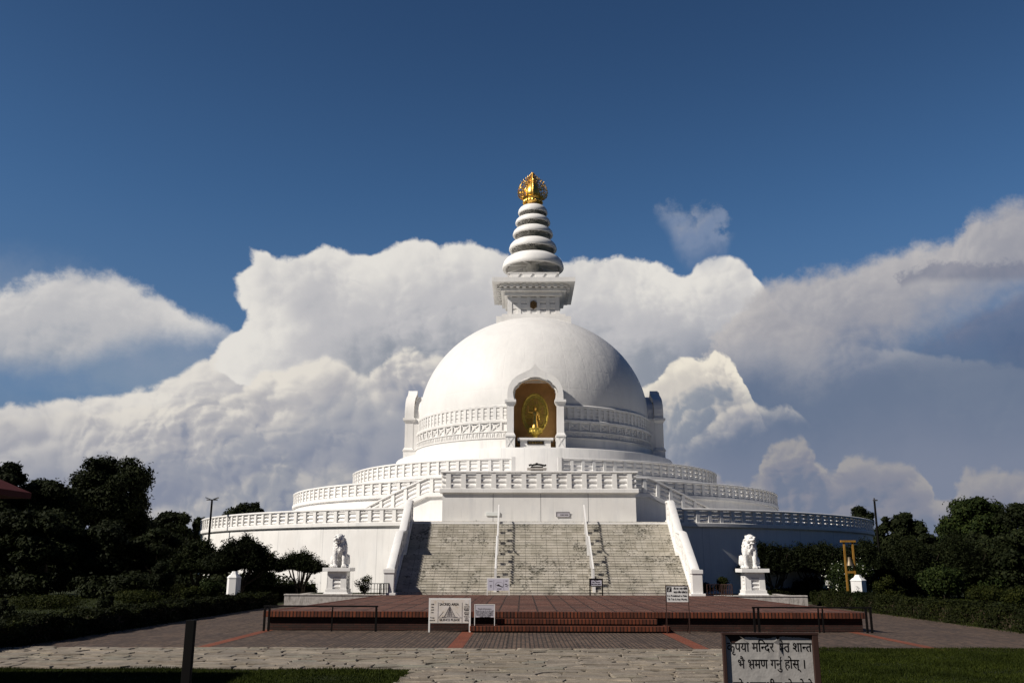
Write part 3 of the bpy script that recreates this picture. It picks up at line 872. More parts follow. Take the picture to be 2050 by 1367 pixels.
# block in front of terrace 2, with its curved side flights
BY = 53.9 - YC; BX = 5.75
MB().box(-BX, BX, BY, -19.0, 4.3, 6.18).build('landing_block', 'wall_flat', pag)
MB().box(-BX, BX, BY + 0.05, -19.2, 6.182, 6.40).build('landing_floor', 'white', pag)
for x in (-2.73, 0.1, 2.92):
    MB().box(x - 0.011, x + 0.011, BY - 0.004, BY + 0.01, 4.43, 6.13).build('wall_joint', 'ink_grey', pag)
balustrade([(-BX + 0.02, -19.9, 6.42), (-BX + 0.02, BY + 0.02, 6.42), (BX - 0.02, BY + 0.02, 6.42), (BX - 0.02, -19.9, 6.42)], 1.03, 0.915, single=lambda p: p[1] < BY + 0.3, ledge=0.28, pw=0.27)
for sx in (-1, 1):
    rr = 21.75; a_in = math.degrees(math.asin((BX + 0.1) / rr)); a_f = math.degrees(math.asin(7.0 / rr)); a_lo = 32.5
    def zz(a): return 6.42 if a <= a_f else 6.42 - (a - a_f) / (a_lo - a_f) * (6.42 - 4.42)
    angs = [a_in, a_f] + list(np.linspace(a_f, a_lo, 12)[1:])
    P_ = [(rr * math.sin(R(a)), -rr * math.cos(R(a)), zz(a)) for a in angs]
    if sx < 0: P_ = [(-x, y, z) for x, y, z in reversed(P_)]
    # solid flank and steps
    fl = MB(); angs2 = np.linspace(a_in - 1.5, a_lo, 26)
    vs = []; fs = []
    for a in angs2:
        for r_, z_ in ((rr - 0.02, 4.3), (rr - 0.02, zz(a) - 0.27), (19.9, zz(a) - 0.27), (19.9, 4.3)):
            vs.append((sx * r_ * math.sin(R(a)), -r_ * math.cos(R(a)), z_))
    for i in range(len(angs2) - 1):
        for k in range(4): k2 = (k + 1) % 4; fs.append((i * 4 + k, i * 4 + k2, (i + 1) * 4 + k2, (i + 1) * 4 + k))
    fl.add(vs, fs); fl.build('flight_wall', 'wall_flat', pag, smooth=True)
    balustrade(P_, 1.0, 0.86, ledge=0.27, single=lambda p: p[2] > 5.2)

# ------------------------------------------------ front staircase
ZP = 0.58
line = []
y, z = 45.6 - YC, ZP
prof = [(y, ZP - 0.7), (y, z)]
def flight(y, z, n, rise, tread):
    for i in range(n):
        z += rise
        prof.append((y + 0.004, z - 0.026)); prof.append((y - 0.012, z - 0.026)); prof.append((y - 0.012, z))
        if i < n - 1: y += tread; prof.append((y, z))
    return y, z
y, z = flight(y, z, 15, 0.128, 0.207); ymid, zmid = y, z
y += 1.35; prof.append((y, z))
y, z = flight(y, z, 13, (4.42 - z) / 13, 0.198); ytop, ztop = y, z
prof.append((BY + 0.4, z)); prof.append((BY + 0.4, ZP - 0.7))
SW = 7.3
s_ = MB(); n = len(prof)
s_.add([(-SW, a, b) for a, b in prof] + [(SW, a, b) for a, b in prof], [(i, (i + 1) % n, n + (i + 1) % n, n + i) for i in range(n)])
stair = s_.build('staircase', 'marble', pag)
for sx in (-1, 1):
    xw = sx * 7.5
    ln = [(45.42 - YC, ZP + 0.16), (48.45 - YC, 2.62), (49.6 - YC, 2.74), (52.0 - YC, 4.50), (52.75 - YC, 4.52)]
    # solid cheek under the slope
    poly = [(45.45 - YC, -0.1)] + [(a, b - 0.20) for a, b in ln] + [(53.6 - YC, 4.32), (53.6 - YC, -0.1)]
    c = MB(); n = len(poly)
    c.add([(xw - 0.21, a, b) for a, b in poly] + [(xw + 0.21, a, b) for a, b in poly], [(i, (i + 1) % n, n + (i + 1) % n, n + i) for i in range(n)] + [tuple(range(n - 1, -1, -1)), tuple(range(n, 2 * n))])
    c.build('stair_cheek', 'white', pag)
    pth = [(xw, a, b) for a, b in ln]
    if sx > 0: pth = pth[::-1]
    mbx = MB()
    path_sweep(mbx, [(-0.235, -0.21), (0.235, -0.21), (0.235, 0.0), (-0.235, 0.0)], pth)
    path_sweep(mbx, [(-0.19, 0.96), (0.19, 0.96), (0.215, 1.0), (0.20, 1.08), (0.12, 1.12), (-0.12, 1.12), (-0.20, 1.08), (-0.215, 1.0)], pth)
    bal = mbx.build('stair_balustrade', 'rail', pag, smooth=True)
    mbx = MB()
    for i in range(3):
        z0 = 0.004 + i * 0.315
        path_sweep(mbx, [(-0.13, z0), (0.13, z0), (0.15, z0 + 0.14), (0.13, z0 + 0.285), (-0.13, z0 + 0.285), (-0.15, z0 + 0.14)], pth)
    mbx.build('infill_bars', 'rail', bal, smooth=True)
    for i in range(9):
        d = 0.12 + i * (7.3 / 8); p, th = along(pth, min(d, 7.2))
        MB().box(p[0] - 0.17, p[0] + 0.17, p[1] - 0.13, p[1] + 0.13, p[2] - 0.05, p[2] + 0.97).build('post', 'rail', bal)
    nw = MB().box(xw - 0.25, xw + 0.25, 44.98 - YC, 45.46 - YC, ZP - 0.1, 1.60)
    nw.box(xw - 0.285, xw + 0.285, 44.94 - YC, 45.50 - YC, 1.603, 1.80)
    nw.box(xw - 0.36, xw + 0.36, 44.90 - YC, 45.44 - YC, ZP - 0.1, ZP + 0.10)
    nw.build('newel', 'rail', bal, bevel=0.015)

# ------------------------------------------------ drum, dome and niches
NZ0 = 10.47


def in_niche(c):
    x, y, z = c
    return z < 15.75 and min(abs(x), abs(y)) < 1.72 - max(0, z - 14.6) * 0.55


AX, BZ, ZC = 10.0, 9.15, 14.15
prof = [(10.25, NZ0), (10.25, 11.38), (10.33, 11.40), (10.33, 11.47), (10.17, 11.49), (10.17, 11.88), (10.24, 11.9), (10.24, 11.98), (10.08, 12.0), (10.08, 12.60), (10.22, 12.63), (10.24, 12.80), (10.20, 12.86), (10.0, 12.87), (10.0, 13.76), (10.14, 13.80), (10.16, 13.96), (10.10, 14.02), (9.99, 14.05)]
drum = MB().lathe(prof, 288, skip=in_niche).build('drum', 'ornament', pag, smooth=True)
# relief bands on the drum (pattern)
mb = MB()
def ring_box(mb, a, da, r0, r1, z0, z1):
    vs = []
    for z_ in (z0, z1):
        for r_ in (r0, r1):
            for q in (a - da, a + da): vs.append((r_ * math.sin(R(q)), -r_ * math.cos(R(q)), z_))
    mb.add(vs, [(0, 1, 3, 2), (4, 6, 7, 5), (0, 4, 5, 1), (2, 3, 7, 6), (0, 2, 6, 4), (1, 5, 7, 3)])
def clear(a): return min(abs(((a + 45) % 90) - 45), 99) > 13.2
a = 0.0
while a < 360:
    if clear(a): ring_box(mb, a, 0.72, 9.98, 10.13, 12.88, 13.79)
    a += 3.0
a = 0.0
while a < 360:
    if clear(a + 1.5) and clear(a):
        for i in range(3): ring_box(mb, a + 1.5, 0.82, 9.98, 10.075, 12.91 + i * 0.29, 12.91 + i * 0.29 + 0.235)
    a += 3.0
a = 0.0
while a < 360:
    if clear(a): ring_box(mb, a, 0.40, 10.06, 10.20, 12.0, 12.62)
    if clear(a + 2.5) and clear(a):
        # crossed bars of the X panels
        for sgn in (-1, 1):
            for i in range(6):
                f0, f1 = i / 6, (i + 1) / 6
                q0, q1 = a + 0.5 + 4.0 * f0, a + 0.5 + 4.0 * f1
                z0_, z1_ = 12.03 + 0.56 * f0, 12.03 + 0.56 * f1
                if sgn < 0: z0_, z1_ = 12.62 - (z0_ - 12.0), 12.62 - (z1_ - 12.0)
                vs = [(r_ * math.sin(R(q)), -r_ * math.cos(R(q)), zq + dz) for r_ in (10.07, 10.15) for q, zq in ((q0, z0_), (q1, z1_)) for dz in (-0.055, 0.055)]
                mb.add(vs, [(0, 1, 3, 2), (4, 6, 7, 5), (0, 4, 5, 1), (2, 3, 7, 6), (0, 2, 6, 4), (1, 5, 7, 3)])
    if clear(a + 1) and clear(a):
        for k in range(5):
            q = a + k; sg = 1 if k % 2 else -1
            vs = [(r_ * math.sin(R(q + dq + sg * 0.28 * zt)), -r_ * math.cos(R(q + dq + sg * 0.28 * zt)), 11.52 + 0.33 * zt) for r_ in (10.15, 10.225) for zt in (0, 1) for dq in (-0.16, 0.16)]
            mb.add(vs, [(0, 1, 3, 2), (4, 6, 7, 5), (0, 4, 5, 1), (2, 3, 7, 6), (0, 2, 6, 4), (1, 5, 7, 3)])
    a += 5.0
mb.build('relief_band', 'ornament', drum)
prof = [(AX * math.cos(t_), ZC + BZ * math.sin(t_)) for t_ in np.linspace(-0.01, math.pi / 2 * 0.995, 72)]
MB().lathe(prof, 288, skip=in_niche).build('dome', 'dome', pag, smooth='full')

outer = [(2.13, 14.18), (2.13, 14.6), (2.08, 15.0), (1.96, 15.35), (1.74, 15.72), (1.42, 16.0), (1.0, 16.22), (0.6, 16.40), (0.34, 16.55), (0.17, 16.72), (0.06, 16.88)]
inner = [(1.60, 14.18), (1.67, 14.45), (1.70, 14.75), (1.64, 15.02), (1.50, 15.22), (1.33, 15.33), (1.28, 15.45), (1.14, 15.58), (0.85, 15.76), (0.45, 15.87), (0.15, 15.91)]
YF, YB = -11.08, -9.0
for k, rz in enumerate((0, 90, 180, 270)):
    nb = MB()
    o_l = [(-x, z) for x, z in outer] + [(0, 16.95)] + [(x, z) for x, z in reversed(outer)]
    i_l = [(-x, z) for x, z in inner] + [(0, 15.92)] + [(x, z) for x, z in reversed(inner)]
    n = len(o_l)
    vs = [(x, YF, z) for x, z in o_l] + [(x, YF, z) for x, z in i_l] + [(x, -10.28, z) for x, z in o_l] + [(x, YB, z) for x, z in i_l]
    # small set-back rim round the opening
    fs = []
    for i in range(n - 1):
        fs.append((i, i + 1, n + i + 1, n + i)); fs.append((i, 2 * n + i, 2 * n + i + 1, i + 1))
    fs.append((0, n, 3 * n, 2 * n)); fs.append((n - 1, 3 * n - 1, 4 * n - 1, 2 * n - 1))
    nb.add(vs, fs)
    # lower vault that ties the arch back into the dome
    v_l = [(x * 0.90, 14.18 + (z - 14.18) * 0.80) for x, z in o_l]
    w_l = [(x * 1.01, z + 0.01) for x, z in i_l]
    vs = [(x, yy, z) for yy, ll in ((-10.29, v_l), (-8.9, v_l), (-10.29, w_l), (-8.9, w_l)) for x, z in ll]; fs = []
    for i in range(n - 1): fs += [(i, n + i, n + i + 1, i + 1), (i, i + 1, 2 * n + i + 1, 2 * n + i)]
    nb.add(vs, fs)
    r_in = [(x * 0.93, 14.1 + (z - 14.1) * 0.955) for x, z in i_l]
    for yy0, yy1 in ((-10.7, -10.5),):
        vs = [(x, yy, z) for yy in (yy0, yy1) for pts_ in (i_l, r_in) for x, z in pts_]
        fs = []
        for i in range(n - 1):
            fs += [(i, i + 1, n + i + 1, n + i), (n + i, n + i + 1, 3 * n + i + 1, 3 * n + i), (2 * n + i + 1, 2 * n + i, 3 * n + i, 3 * n + i + 1)]
        nb.add(vs, fs)
    for sx in (-1, 1):
        c = sx * 1.90
        nb.box(c - 0.26, c + 0.26, YF + 0.06, -10.3, 11.66, 13.74); nb.box(c - 0.24, c + 0.16 * sx + 0.08, -10.29, -9.2, 11.0, 14.17)
        nb.frust(c, (YF - 10.3) / 2 + 0.02, 13.745, 13.98, 0.27, 0.37, 0.40, 0.46)
        nb.box(c - 0.43, c + 0.43, YF - 0.12, -10.18, 13.985, 14.175)
        nb.frust(c, (YF - 10.3) / 2, 11.45, 11.655, 0.38, 0.45, 0.27, 0.35)
        nb.box(c - 0.35, c + 0.35, YF - 0.02, -9.2, NZ0 - 0.05, 11.445)
        nb.box(c - 0.40, c + 0.40, YF - 0.09, -9.2, 11.36, 11.43)
        for sg in (-1, 1):
            nb.bar((c - 0.22 * sg, YF - 0.03, 10.62), (c + 0.22 * sg, YF - 0.03, 11.28), 0.05, 0.04, up=(0, 1, 0))
    nb.rot(rz)
    niche = nb.build('niche_arch', 'white', pag, smooth=True)
    # brown recess
    rc = MB()
    path = [(-1.66, NZ0), (-1.66, 14.18)] + i_l[1:-1] + [(1.66, 14.18), (1.66, NZ0)]
    n = len(path)
    vs = [(x * 1.002, -10.45, z) for x, z in path] + [(x * 1.002, -8.9, z) for x, z in path]
    rc.add(vs, [(i, i + 1, n + i + 1, n + i) for i in range(n - 1)] + [tuple(range(n, 2 * n))])
    rc.rot(rz); rc.build('niche_recess', 'niche', niche, fixn=False)
    if k == 0:
        al = MB().box(-1.15, 1.15, -10.75, -9.3, NZ0, 11.13); al.box(-1.35, 1.35, -10.9, -9.2, 11.133, 11.30)
        al.build('statue_altar', 'white', niche, bevel=0.01)
        pq = MB().box(-0.62, 0.64, -10.80, -10.753, 10.80, 11.06).build('plaque', 'plaque', niche)
        V, Fc = text_block(['竹客金竹殿'], 0.215, 1.08)
        put_text(V, Fc, (0.01, -10.80, 10.85), 'gold', pq)

# ------------------------------------------------ harmika and spire
hb = MB(); hb.box(-3.25, 3.25, -3.25, 3.25, 21.4, 22.93); hb.box(-2.78, 2.78, -2.78, 2.78, 22.93, 23.26)
hb.build('harmika_base', 'white', pag)
hw = 2.30
body = MB().box(-hw + 0.16, hw - 0.16, -hw + 0.16, hw - 0.16, 23.25, 25.04)
for rz in (0, 90, 180, 270):
    q = MB()
    for i in range(6):
        xc = -2.3 + 0.2 + i * (4.2 / 5)
        if i in (0, 5):
            if i == 0: q.box(-hw, -hw + 0.4, -hw, -hw + 0.4, 23.27, 25.02)
        else: q.box(xc - 0.16, xc + 0.16, -hw + 0.002, -hw + 0.17, 23.27, 25.02)
    for i in range(5):
        x0, x1 = -2.1 + i * 0.84 + 0.16, -2.1 + (i + 1) * 0.84 - 0.16
        for j in range(3):
            z0 = 23.28 + j * 0.58
            q.add([(x, yy, zz_) for x in (x0, x1) for yy, zz_ in ((-hw + 0.165, z0), (-hw + 0.06, z0 + 0.05), (-hw + 0.05, z0 + 0.44), (-hw + 0.165, z0 + 0.54))],
                  [(0, 1, 2, 3), (4, 7, 6, 5), (0, 4, 5, 1), (1, 5, 6, 2), (2, 6, 7, 3), (3, 7, 4, 0)])
    q.rot(rz); body.add(q.v, q.f)
har = body.build('harmika', 'white', pag)
em = MB(); pts = [(0.34 * math.cos(R(60 * i + 30)) * 1.0, 24.22 + 0.40 * math.sin(R(60 * i + 30))) for i in range(6)]
em.add([(x, -hw - 0.05, z) for x, z in pts] + [(x, -hw + 0.02, z) for x, z in pts], [tuple(range(6)), tuple(range(11, 5, -1))] + [(i, 6 + i, 6 + (i + 1) % 6, (i + 1) % 6) for i in range(6)])
for i in range(6):
    a = R(60 * i); em.ball((0.19 * math.cos(a), -hw - 0.05, 24.22 + 0.2 * math.sin(a)), (0.09, 0.04, 0.09), 8, 6)
em.ball((0, -hw - 0.05, 24.22), (0.1, 0.06, 0.1), 8, 6)
em.build('emblem', 'bronze', har)
co = MB(); co.box(-2.55, 2.55, -2.55, 2.55, 25.045, 25.37); co.box(-2.86, 2.86, -2.86, 2.86, 25.373, 25.62); co.box(-3.0, 3.0, -3.0, 3.0, 25.75, 25.96)
co.box(-2.7, 2.7, -2.7, 2.7, 25.621, 25.749)
for rz in (0, 90, 180, 270):
    q = MB()
    for i in range(10):
        xc = -2.48 + i * 0.55; q.box(xc - 0.15, xc + 0.15, -3.22, -2.72, 25.63, 25.955)
    q.rot(rz); co.add(q.v, q.f)
co.box(-3.63, 3.63, -3.63, 3.63, 25.965, 26.36)
co.build('harmika_cornice', 'white', pag)
cr = MB().box(-2.2, 2.2, -2.2, 2.2, 26.362, 27.16)
for rz in (0, 90, 180, 270):
    q = MB()
    for i in range(4):
        x = -2.2 + i * 1.1 + 0.55
        q.add([(x + a_, yy, z_) for yy in (-2.27, -2.195) for a_, z_ in ((-0.5, 27.14), (0.5, 27.14), (0, 26.48))], [(0, 1, 2), (5, 4, 3), (0, 3, 4, 1), (1, 4, 5, 2), (2, 5, 3, 0)])
    q.rot(rz); cr.add(q.v, q.f)
cr.box(-2.3, 2.3, -2.3, 2.3, 27.162, 27.24)
cr.build('harmika_crest', 'white', pag)

spire = MB().lathe([(1.3, 26.9), (1.05, 27.4), (0.62, 27.9), (0.55, 29.2), (0.48, 31.0), (0.40, 32.5), (0.34, 34.6)], 32).build('spire', 'white', pag, smooth=True)
rims = [(2.82, 28.26, 1.45), (2.20, 30.10, 1.05), (1.86, 31.52, 0.88), (1.62, 32.70, 0.74), (1.37, 33.70, 0.82)]
for r_, z_, h_ in rims:
    k = r_ / 2.82
    outp = [(r_ * 0.985, z_ - 0.03), (r_, z_ + 0.05 * h_), (r_ * 0.995, z_ + 0.18 * h_), (r_ * 0.955, z_ + 0.42 * h_), (r_ * 0.87, z_ + 0.63 * h_), (r_ * 0.74, z_ + 0.80 * h_), (r_ * 0.55, z_ + 0.92 * h_), (r_ * 0.35, z_ + 0.985 * h_), (r_ * 0.16, z_ + h_)]
    inp = [(r_ * 0.16, z_ + h_ - 0.14), (r_ * 0.34, z_ + 0.88 * h_ - 0.05), (r_ * 0.55, z_ + 0.80 * h_ - 0.05), (r_ * 0.74, z_ + 0.66 * h_ - 0.03), (r_ * 0.86, z_ + 0.42 * h_), (r_ * 0.90, z_ + 0.1 * h_), (r_ * 0.90, z_ - 0.03)]
    ring = MB().lathe(outp + inp, 72, close=True).build('parasol_ring', 'white', pag, smooth=True)
    rb = MB()
    for i in range(8):
        q = MB(); q.add([(x, yy, zz_) for yy in (-0.07 * k - 0.02, 0.07 * k + 0.02) for x, zz_ in ((0.40, z_ + 0.25 * h_), (r_ * 0.89, z_ + 0.02), (r_ * 0.87, z_ + 0.30 * h_), (r_ * 0.56, z_ + 0.76 * h_), (0.40, z_ + 0.84 * h_))],
                        [(0, 1, 2, 3, 4), (9, 8, 7, 6, 5)] + [(j, 5 + j, 5 + (j + 1) % 5, (j + 1) % 5) for j in range(5)])
        q.rot(22.5 + 45 * i); rb.add(q.v, q.f)
    rb.lathe([(0.62 * (0.6 + 0.4 * k), z_ - 0.05), (0.62 * (0.6 + 0.4 * k), z_ + 0.85 * h_)], 24)
    rb.build('rib', 'white', ring)

fin = MB(); Z = 34.55
fin.lathe([(0.30, Z), (0.55, Z + 0.03), (0.50, Z + 0.10), (0.62, Z + 0.22), (0.88, Z + 0.50), (0.98, Z + 0.66), (0.80, Z + 0.68), (0.3, Z + 0.62)], 40)
for i in range(16):
    q = MB(); q.ball((0, -0.80, Z + 0.42), (0.17, 0.10, 0.30), 8, 6, Matrix.Rotation(R(-28), 4, 'X')); q.rot(22.5 * i); fin.add(q.v, q.f)
fin = fin.build('golden_finial', 'gold', pag, smooth=True)
MB().lathe([(0.02, Z + 0.6), (0.45, Z + 0.65), (0.66, Z + 0.95), (0.68, Z + 1.3), (0.55, Z + 1.75), (0.32, Z + 2.15), (0.02, Z + 2.6)], 32).build('jewel', 'gold', fin, smooth='full')
flame = [(0.55, 35.15), (1.0, 35.1), (1.30, 35.4), (1.36, 35.9), (1.22, 36.45), (0.92, 36.95), (0.52, 37.30), (0.22, 37.55), (0.04, 37.80)]
for i in range(4):
    q = MB()
    def xz(p): return (p[0], 0.0, p[1])
    q.tube([xz(p) for p in flame], 0.045, 6)
    q.tube([(0.03, 0, Z + 0.6), (0.03, 0, 37.80)], 0.05, 6)
    q.tube([(x * 0.60, 0, 35.15 + (z - 35.1) * 0.72) for x, z in flame], 0.04, 6)
    for j in range(len(flame) - 1):
        for f in (0.25, 0.75):
            px, pz = flame[j][0] + (flame[j + 1][0] - flame[j][0]) * f, flame[j][1] + (flame[j + 1][1] - flame[j][1]) * f
            qx, qz = px * 0.60, 35.15 + (pz - 35.1) * 0.72
            q.tube([(px, 0, pz), ((px + qx) / 2, 0, (pz + qz) / 2 + 0.07), (qx, 0, qz)], 0.028, 5)
            # curling tongue outside the rim and ring inside the band
            cx_, cz_ = (px * 0.8, 35.12 + (pz - 35.12) * 0.86)
            ringp = [(cx_ + 0.095 * math.cos(R(60 * t_)), 0, cz_ + 0.095 * math.sin(R(60 * t_))) for t_ in range(7)]
            q.tube(ringp, 0.026, 5)
            d = Vector((px - 0.2, 0, pz - 36.0)).normalized()
            q.tube([(px, 0, pz), (px + d.x * 0.09, 0, pz + d.z * 0.09 + 0.02), (px + d.x * 0.10, 0, pz + d.z * 0.10 + 0.10)], [0.04, 0.03, 0.008], 5)
    rg = random.Random(17 + i)
    for j in range(120):                                  # scrollwork filling the plate
        t_ = rg.uniform(0, len(flame) - 1.01); a_, b_ = flame[int(t_)], flame[int(t_) + 1]; f = t_ - int(t_)
        k = rg.uniform(0.45, 0.96); px, pz = (a_[0] + (b_[0] - a_[0]) * f) * k, 35.25 + (a_[1] + (b_[1] - a_[1]) * f - 35.25) * (0.35 + 0.65 * k)
        if px < 0.08: continue
        r_ = rg.uniform(0.05, 0.10); a0 = rg.uniform(0, 6.28)
        q.tube([(px + r_ * math.cos(a0 + u_ * 0.9), 0.0, pz + r_ * math.sin(a0 + u_ * 0.9)) for u_ in range(6)], 0.032, 4)
    q.rot(90 * i); q.build('flame_plate', 'gold', fin, smooth=True)
# ---------------------------------------------------------------- ground, plaza, path
def sheet(name, quads, z, m, kind='structure'):
    mb = MB()
    for x0, x1, y0, y1 in quads: mb.add([(x0, y0, z), (x1, y0, z), (x1, y1, z), (x0, y1, z)], [(0, 1, 2, 3)])
    return tag(mb.build(name, m, None, fixn=False), kind=kind)


sheet('ground', [(-1500, 1500, -300, 2500)], 0.0, 'lawn')
sheet('plaza', [(-13.5, 14.3, 23.05, 50.5), (-40, -13.5, 23.05, 24.2), (14.3, 40, 23.4, 29.0)], 0.004, 'plaza')
sheet('path', [(-40, 3.9, 18.45, 23.05), (-3.3, 3.9, 3.0, 18.45)], 0.004, 'joint_soil')
sheet('orange_brick_bands', [(-2.98, -2.6, 23.05, 29.3), (3.12, 3.5, 23.05, 29.3), (-9.22, -8.92, 23.05, 50), (9.0, 9.3, 23.05, 50), (-40, -9.3, 23.06, 23.2), (-9.2, 3.9, 23.06, 23.15)], 0.008, 'stripe')


def flagstones():
    rng = random.Random(11); V = []; Fc = []
    def region(x0, x1, y0, y1, hrow):
        rows = [y0]
        while rows[-1] < y1: rows.append(min(y1, rows[-1] + rng.uniform(*hrow)))
        if rows[-1] - rows[-2] < 0.15: rows.pop(-2)
        def wav(j, x):
            return 0 if j in (0, len(rows) - 1) else 0.075 * math.sin(x * 2.3 + j * 2.1) + 0.05 * math.sin(x * 5.1 + j)
        for j in range(len(rows) - 1):
            x = x0 + rng.uniform(-0.4, 0)
            while x < x1:
                w = rng.uniform(0.3, 0.85) if rng.random() < 0.8 else rng.uniform(0.85, 1.3); xa, xb = max(x, x0), min(x + w, x1); x += w
                if xb - xa < 0.12: continue
                if rng.random() < 0.3: parts = [(0.0, rng.uniform(0.4, 0.6)), None]; parts[1] = (parts[0][1], 1.0)
                else: parts = [(0.0, 1.0)]
                k1, k2 = rng.uniform(-0.12, 0.12), rng.uniform(-0.12, 0.12)
                for f0, f1 in parts:
                    def yv(f, xx): return (rows[j] + wav(j, xx)) * (1 - f) + (rows[j + 1] + wav(j + 1, xx)) * f
                    pts = [(xa + k1 * f0, yv(f0, xa)), ((xa + xb) / 2, yv(f0, (xa + xb) / 2) + rng.uniform(-.03, .03)), (xb + k1 * f0, yv(f0, xb)), (xb + k2 * (f0 + f1) / 2, (yv(f0, xb) + yv(f1, xb)) / 2), (xb + k1 * f1, yv(f1, xb)), ((xa + xb) / 2, yv(f1, (xa + xb) / 2) + rng.uniform(-.03, .03)), (xa + k1 * f1, yv(f1, xa)), (xa - 0.02, (yv(f0, xa) + yv(f1, xa)) / 2)]
                    cx = sum(p[0] for p in pts) / 8; cy = sum(p[1] for p in pts) / 8
                    z = rng.uniform(0.020, 0.046); tx, ty = rng.uniform(-.016, .016), rng.uniform(-.02, .02)
                    o = len(V); g = rng.uniform(0.010, 0.026)
                    for s_, zz_ in ((g, 0.006), (g + 0.008, z - 0.006), (g + 0.022, z)):
                        for px, py in pts:
                            d = math.hypot(px - cx, py - cy); k = max(0.2, (d - s_) / d)
                            q = (cx + (px - cx) * k, cy + (py - cy) * k)
                            V.append((q[0], q[1], zz_ + (0 if zz_ < 0.01 else (q[0] - cx) * tx + (q[1] - cy) * ty)))
                    for r_ in range(2):
                        for k in range(8): k2 = (k + 1) % 8; Fc.append((o + r_ * 8 + k, o + r_ * 8 + k2, o + r_ * 8 + 8 + k2, o + r_ * 8 + 8 + k))
                    Fc.append(tuple(o + 16 + k for k in range(8)))
    region(-26, 3.9, 18.5, 23.0, (0.22, 0.46))
    region(-3.3, 3.9, 10.0, 18.5, (0.24, 0.5))
    me = bpy.data.meshes.new('flagstones'); me.from_pydata(V, [], Fc); me.materials.append(MAT['flag'])
    o = bpy.data.objects.new('path_flagstones', me); COL.objects.link(o); tag(o, kind='structure')


flagstones()

# ---------------------------------------------------------------- brick platform
pl = thing('brick_platform', (0, 29.2, 0), 'low red brick platform with two wide steps in front of the pagoda staircase', 'platform')
def L29(x0, x1, y0, y1, z0, z1, mb): mb.box(x0, x1, y0 - 29.2, y1 - 29.2, z0, z1)
mb = MB(); mb.prism([(-9.13, 0.12), (9.5, 0.12), (8.5, 16.3), (-7.8, 16.3)], -0.05, 0.40).build('brick_wall', 'brickwall', pl)
mb = MB().prism([(-8.95, 0.24), (9.3, 0.24), (8.35, 16.38), (-7.65, 16.38)], 0.38, 0.572).build('platform_paving', 'plattop', pl)
mb = MB(); mb.prism([(-9.25, 0.0), (9.6, 0.0), (9.6, 0.24), (-9.25, 0.24)], 0.403, 0.58)
mb.prism([(-9.235, 0.243), (-8.95, 0.243), (-7.66, 16.3), (-7.92, 16.3)], 0.403, 0.578); mb.prism([(9.585, 0.243), (8.62, 16.3), (8.36, 16.3), (9.3, 0.243)], 0.403, 0.578)
mb.build('edge_course', 'soldier', pl, bevel=0.012)
for x0, x1, y0, z0, z1 in ((-2.72, 3.38, 28.50, -0.05, 0.195), (-1.95, 3.05, 28.86, 0.15, 0.385)):
    mb = MB(); L29(x0 + 0.06, x1 - 0.06, y0 + 0.07, 29.25, z0, z1 - 0.15, mb)
    mb.build('step_riser', 'brickwall', pl)
    mb = MB(); L29(x0, x1, y0, 29.30, z1 - 0.148, z1, mb); mb.build('step', 'soldier', pl, bevel=0.012)
sheet_b = MB()
for xa, xb in ((-2.98, -2.66), (3.16, 3.48)):
    sheet_b.add([(xa, 0.3, 0.577), (xb, 0.3, 0.577), (xb - 0.15, 16.2, 0.577), (xa - 0.15, 16.2, 0.577)], [(0, 1, 2, 3)])
for yy in (5.4, 10.8):
    sheet_b.add([(-8.6, yy, 0.5765), (9.0, yy, 0.5765), (9.0, yy + 0.16, 0.5765), (-8.6, yy + 0.16, 0.5765)], [(0, 1, 2, 3)])
sheet_b.build('paving_bands', 'dullband', pl, fixn=False)

# low concrete walls that carry the plinths
for sx, x0, x1, lab in ((-1, -12.75, -7.85, 'low weathered concrete wall under the left lion plinth, streaked grey'), (1, 7.85, 12.75, 'low mossy concrete wall under the right lion plinth, streaked black')):
    o = MB().box(x0, x1, 45.3, 45.62, -0.05, 0.53).box(x0 - 0.03, x1 + 0.0, 45.27, 45.66, 0.533, 0.60)
    if sx < 0: o.box(x0, x0 + 0.3, 45.63, 50.6, -0.05, 0.52)
    else: o.box(x1 - 0.3, x1, 45.63, 50.6, -0.05, 0.52)
    tag(o.build('low_wall', 'concrete', None, bevel=0.02), lab, 'wall', 'low walls beside the staircase')
    b = MB().box(min(x0 + 0.35, x1) if sx < 0 else x0, x1 if sx < 0 else x1 - 0.35, 45.65, 51.4, 0.0, 0.50)
    tag(b.build('planting_bed', 'lawn', None), kind='structure')


# ---------------------------------------------------------------- lions on plinths
def remeshed(mb, voxel, name, m, parent=None, noise=0.0, nscale=0.05, smooth_it=2):
    o = mb.build('tmp_' + name, m, None)
    r = o.modifiers.new('r', 'REMESH'); r.mode = 'VOXEL'; r.voxel_size = voxel
    if smooth_it:
        sm = o.modifiers.new('s', 'SMOOTH'); sm.iterations = smooth_it; sm.factor = 0.5
    if noise:
        tx = bpy.data.textures.new('curls', 'VORONOI'); tx.noise_scale = nscale
        d = o.modifiers.new('d', 'DISPLACE'); d.texture = tx; d.strength = noise; d.mid_level = 0.4; d.texture_coords = 'LOCAL'
    bpy.context.view_layer.update()
    me = bpy.data.meshes.new_from_object(o.evaluated_get(bpy.context.evaluated_depsgraph_get()))
    me.name = name; me.shade_smooth()
    if not me.materials: me.materials.append(MAT[m])
    bpy.data.objects.remove(o)
    n = bpy.data.objects.new(name, me); COL.objects.link(n); n.parent = parent
    return n


